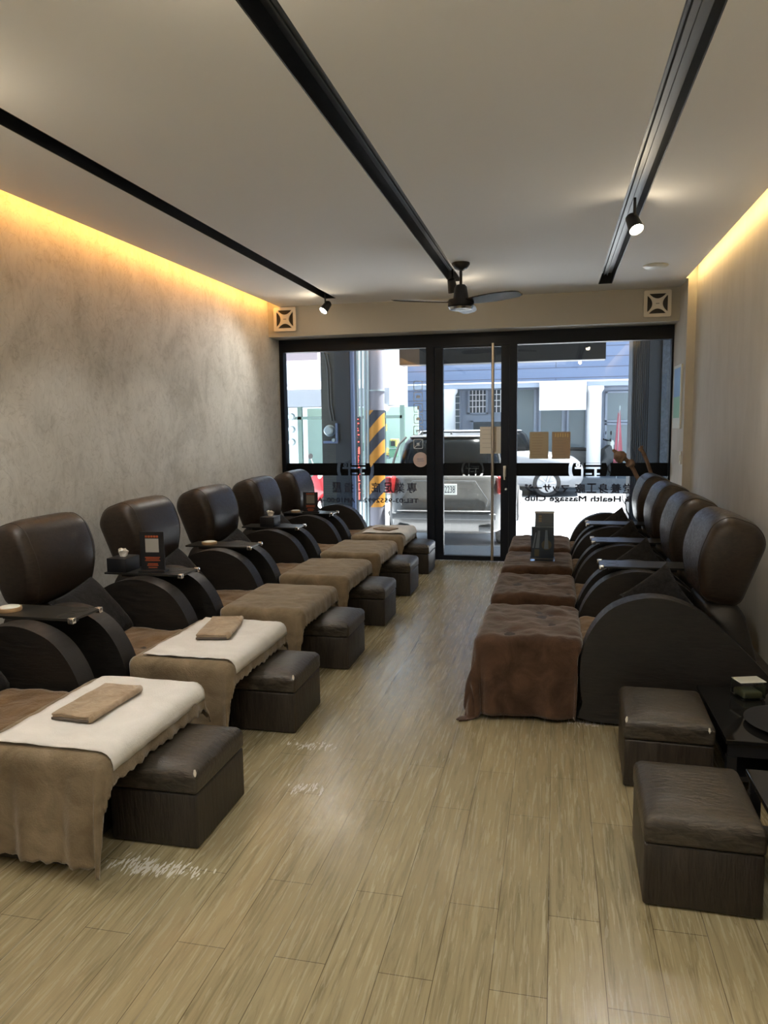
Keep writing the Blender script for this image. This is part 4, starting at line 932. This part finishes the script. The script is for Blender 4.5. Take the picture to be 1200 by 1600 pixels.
# building across the street
t = tag(empty('tiled_building', (0, 20.8, G)), 'blue-grey tiled building with a white porch across the street', 'building')
obj('tiled_upper_wall', box(B(), -4.05, 7.0, 0, 6, 2.86, 9.0), M['facade'], t)
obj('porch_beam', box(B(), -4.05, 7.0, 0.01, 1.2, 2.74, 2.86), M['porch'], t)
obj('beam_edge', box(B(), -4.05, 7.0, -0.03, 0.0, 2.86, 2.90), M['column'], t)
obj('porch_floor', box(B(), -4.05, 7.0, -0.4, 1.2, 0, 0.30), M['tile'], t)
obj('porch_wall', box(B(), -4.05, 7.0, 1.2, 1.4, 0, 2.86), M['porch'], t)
obj('tiled_pier', box(B(), -4.05, -3.52, 0.0, 0.8, 0, 2.74), M['facade'], t)
for x in (1.02, -2.92): obj('column', lathe(B(), [(0.19, 0), (0.19, 2.27), (0.25, 2.36), (0.25, 2.44)], 32, (x, 0.2, 0.30)), M['column'], t, smooth=True)
def win(x0, x1, z0, z1, m, bars=(), hb=0):
    f = obj('window_frame', box(box(box(box(B(), x0-0.04, x0+0.02, 1.12, 1.19, z0-0.04, z1+0.04), x1-0.02, x1+0.04, 1.12, 1.19, z0-0.04, z1+0.04), x0-0.04, x1+0.04, 1.12, 1.19, z1, z1+0.05), x0-0.04, x1+0.04, 1.12, 1.19, z0-0.05, z0), M['porch'], t)
    obj('pane', box(B(), x0, x1, 1.16, 1.195, z0, z1), m, f)
    if bars:
        bm = B()
        for b in range(1, bars): xx = x0+(x1-x0)*b/bars; box(bm, xx-0.012, xx+0.012, 1.12, 1.14, z0, z1)
        for b in range(1, hb): zz = z0+(z1-z0)*b/hb; box(bm, x0, x1, 1.12, 1.14, zz-0.012, zz+0.012)
        obj('window_bars', bm, M['column'], f)
o_ = -G
win(-2.45, -1.95, 1.82+o_, 2.50+o_, M['window_dark'], 5, 4); win(-1.78, -1.30, 1.82+o_, 2.50+o_, M['window_dark'], 4, 4)
win(-2.90, -2.72, 1.35+o_, 2.48+o_, M['window_grey'], 1, 6); win(-2.35, -1.50, 0.1, 1.55+o_, M['window_dark'])
win(-1.15, -0.58, 0.45+o_, 2.45+o_, M['window_grey']); win(-0.42, 0.20, 0.45+o_, 2.45+o_, M['window_grey']); win(0.36, 0.85, 0.45+o_, 2.45+o_, M['window_grey'])
win(1.40, 2.05, 1.55+o_, 2.30+o_, M['window_grey']); win(1.40, 2.05, 0.3, 1.42+o_, M['window_grey'])
t = tag(empty('white_signboard', (0.185, 20.70, 2.2)), 'blank white signboard fixed to the porch edge across the street', 'signboard')
obj('sign_face', box(B(), -0.61, 0.61, -0.05, 0.05, -0.37, 0.375, 0.01), M['column'], t)
for x in (-0.45, 0.45): obj('sign_bracket', box(B(), x-0.03, x+0.03, 0.051, 0.12, 0.2, 0.35), M['galv'], t)
t = tag(empty('flag', (1.60, 20.6, G+0.3)), 'drooping pink and white flag on a pole across the street', 'flag')
obj('flag_pole', tube(B(), [(0, 0, 0), (0.05, 0, 1.9)], 0.014, 8), M['galv'], t, smooth=True)
bm = B(); n = 12; g = []
for i in range(n+1):
    z = 1.75-1.35*i/n; wd = 0.05+0.20*i/n
    g.append([bm.verts.new((0.03-wd*0.5+wd*j/6, 0.03*math.sin(j*2.1+i*0.5), z-0.05*math.sin(j*0.8))) for j in range(7)])
for a, b in zip(g, g[1:]):
    for j in range(6): bm.faces.new((a[j], a[j+1], b[j+1], b[j]))
f = obj('flag_cloth', bm, M['flagpink'], t, smooth='all', fix=False); f.modifiers.new('t', 'SOLIDIFY').thickness = 0.004
# shop at left across the street
t = tag(empty('green_shop', (-6.0, 17.0, G)), 'low green-framed shop with a grey fascia across the street, behind the pole', 'shop')
obj('fascia', box(B(), -3.5, 2.30, -0.2, 0.6, 1.95+o_, 2.34+o_), M['fascia'], t)
obj('fascia_cap', box(B(), -3.5, 2.30, -0.25, 0.6, 2.345+o_, 2.42+o_), M['column'], t)
obj('sheet_roof', prism(B(), [(-3.5, 2.42+o_), (2.2, 2.42+o_), (2.2, 2.56+o_), (-3.5, 2.50+o_)], -0.1, 1.85), M['roofwhite'], t)
bm = B()
for x in (-0.30, 0.06, 0.75, 1.45, 2.10, 2.55): box(bm, x-0.05, x+0.05, 0, 0.1, 0, 1.95+o_)
box(bm, -0.3, 2.55, 0, 0.1, 1.65+o_, 1.72+o_)
obj('green_frame', bm, M['greenframe'], t)
obj('side_wall', box(B(), -3.5, -0.35, 0, 0.2, 0, 1.95+o_), M['porch'], t)
obj('interior_wall', box(B(), -0.35, 2.6, 1.8, 1.9, 0, 1.95+o_), M['shopglow'], t)
obj('shop_glass', box(B(), -0.25, 2.5, 0.04, 0.05, 0, 1.64+o_), M['glass'], t)
rng = random.Random(4)
cols = [mat('goods_%s' % n_, c_, 0.6) for n_, c_ in (('yellow', (0.50, 0.42, 0.08)), ('maroon', (0.16, 0.05, 0.07)), ('leafgreen', (0.08, 0.24, 0.12)), ('grey', (0.16, 0.20, 0.24)), ('teal', (0.04, 0.22, 0.19)))]
for k in range(14):
    x = rng.uniform(-0.1, 2.3); z = rng.uniform(0.5, 1.5); s = rng.uniform(0.04, 0.10)
    obj('shelf_goods', box(B(), x-s, x+s, 1.0, 1.3, z-s, z+s*1.2, 0.02), cols[k % 5], t)
text('window_lettering', '男', (2.02, 2.20, 1.36+o_, 1.52+o_), 0.02, cols[0], t, face=-1); text('window_lettering', '健', (2.06, 2.24, 0.80+o_, 0.98+o_), 0.02, cols[0], t, face=-1)
obj('white_drain_pipe', tube(B(), [(2.10, -0.3, 2.2+o_), (2.10, -0.3, 1.98+o_), (2.30, -0.3, 1.85+o_)], 0.06, 12), M['column'], t, smooth=True)
for z in (1.72, 1.42, 1.12): obj('shop_meter', lathe(B(), [(0.0, -0.1), (0.07, -0.1), (0.085, 0.0)], 20, (-0.12, -0.02, z+o_), 'y'), M['galv'], t, smooth=True)
t = tag(empty('pink_awning', (-6.2, 17.0, 3.0)), 'faded pink awning high above the low shop at far left', 'awning')
obj('awning_sheet', prism(B(), [(-0.8, 0), (0.87, 0), (0.87, 0.6), (-0.8, 0.6)], -0.4, 0.4), M['pinkroof'], t)
obj('awning_post', box(B(), -0.75, -0.68, 0.1, 0.17, -0.62, 0), M['galv'], t)
struct(obj('far_wall', box(B(), -30, -9.5, 24, 25, G, 4.0), M['porch'])); struct(obj('far_wall_right', box(B(), 7.0, 25, 21, 25, G, 8.0), M['facade']))
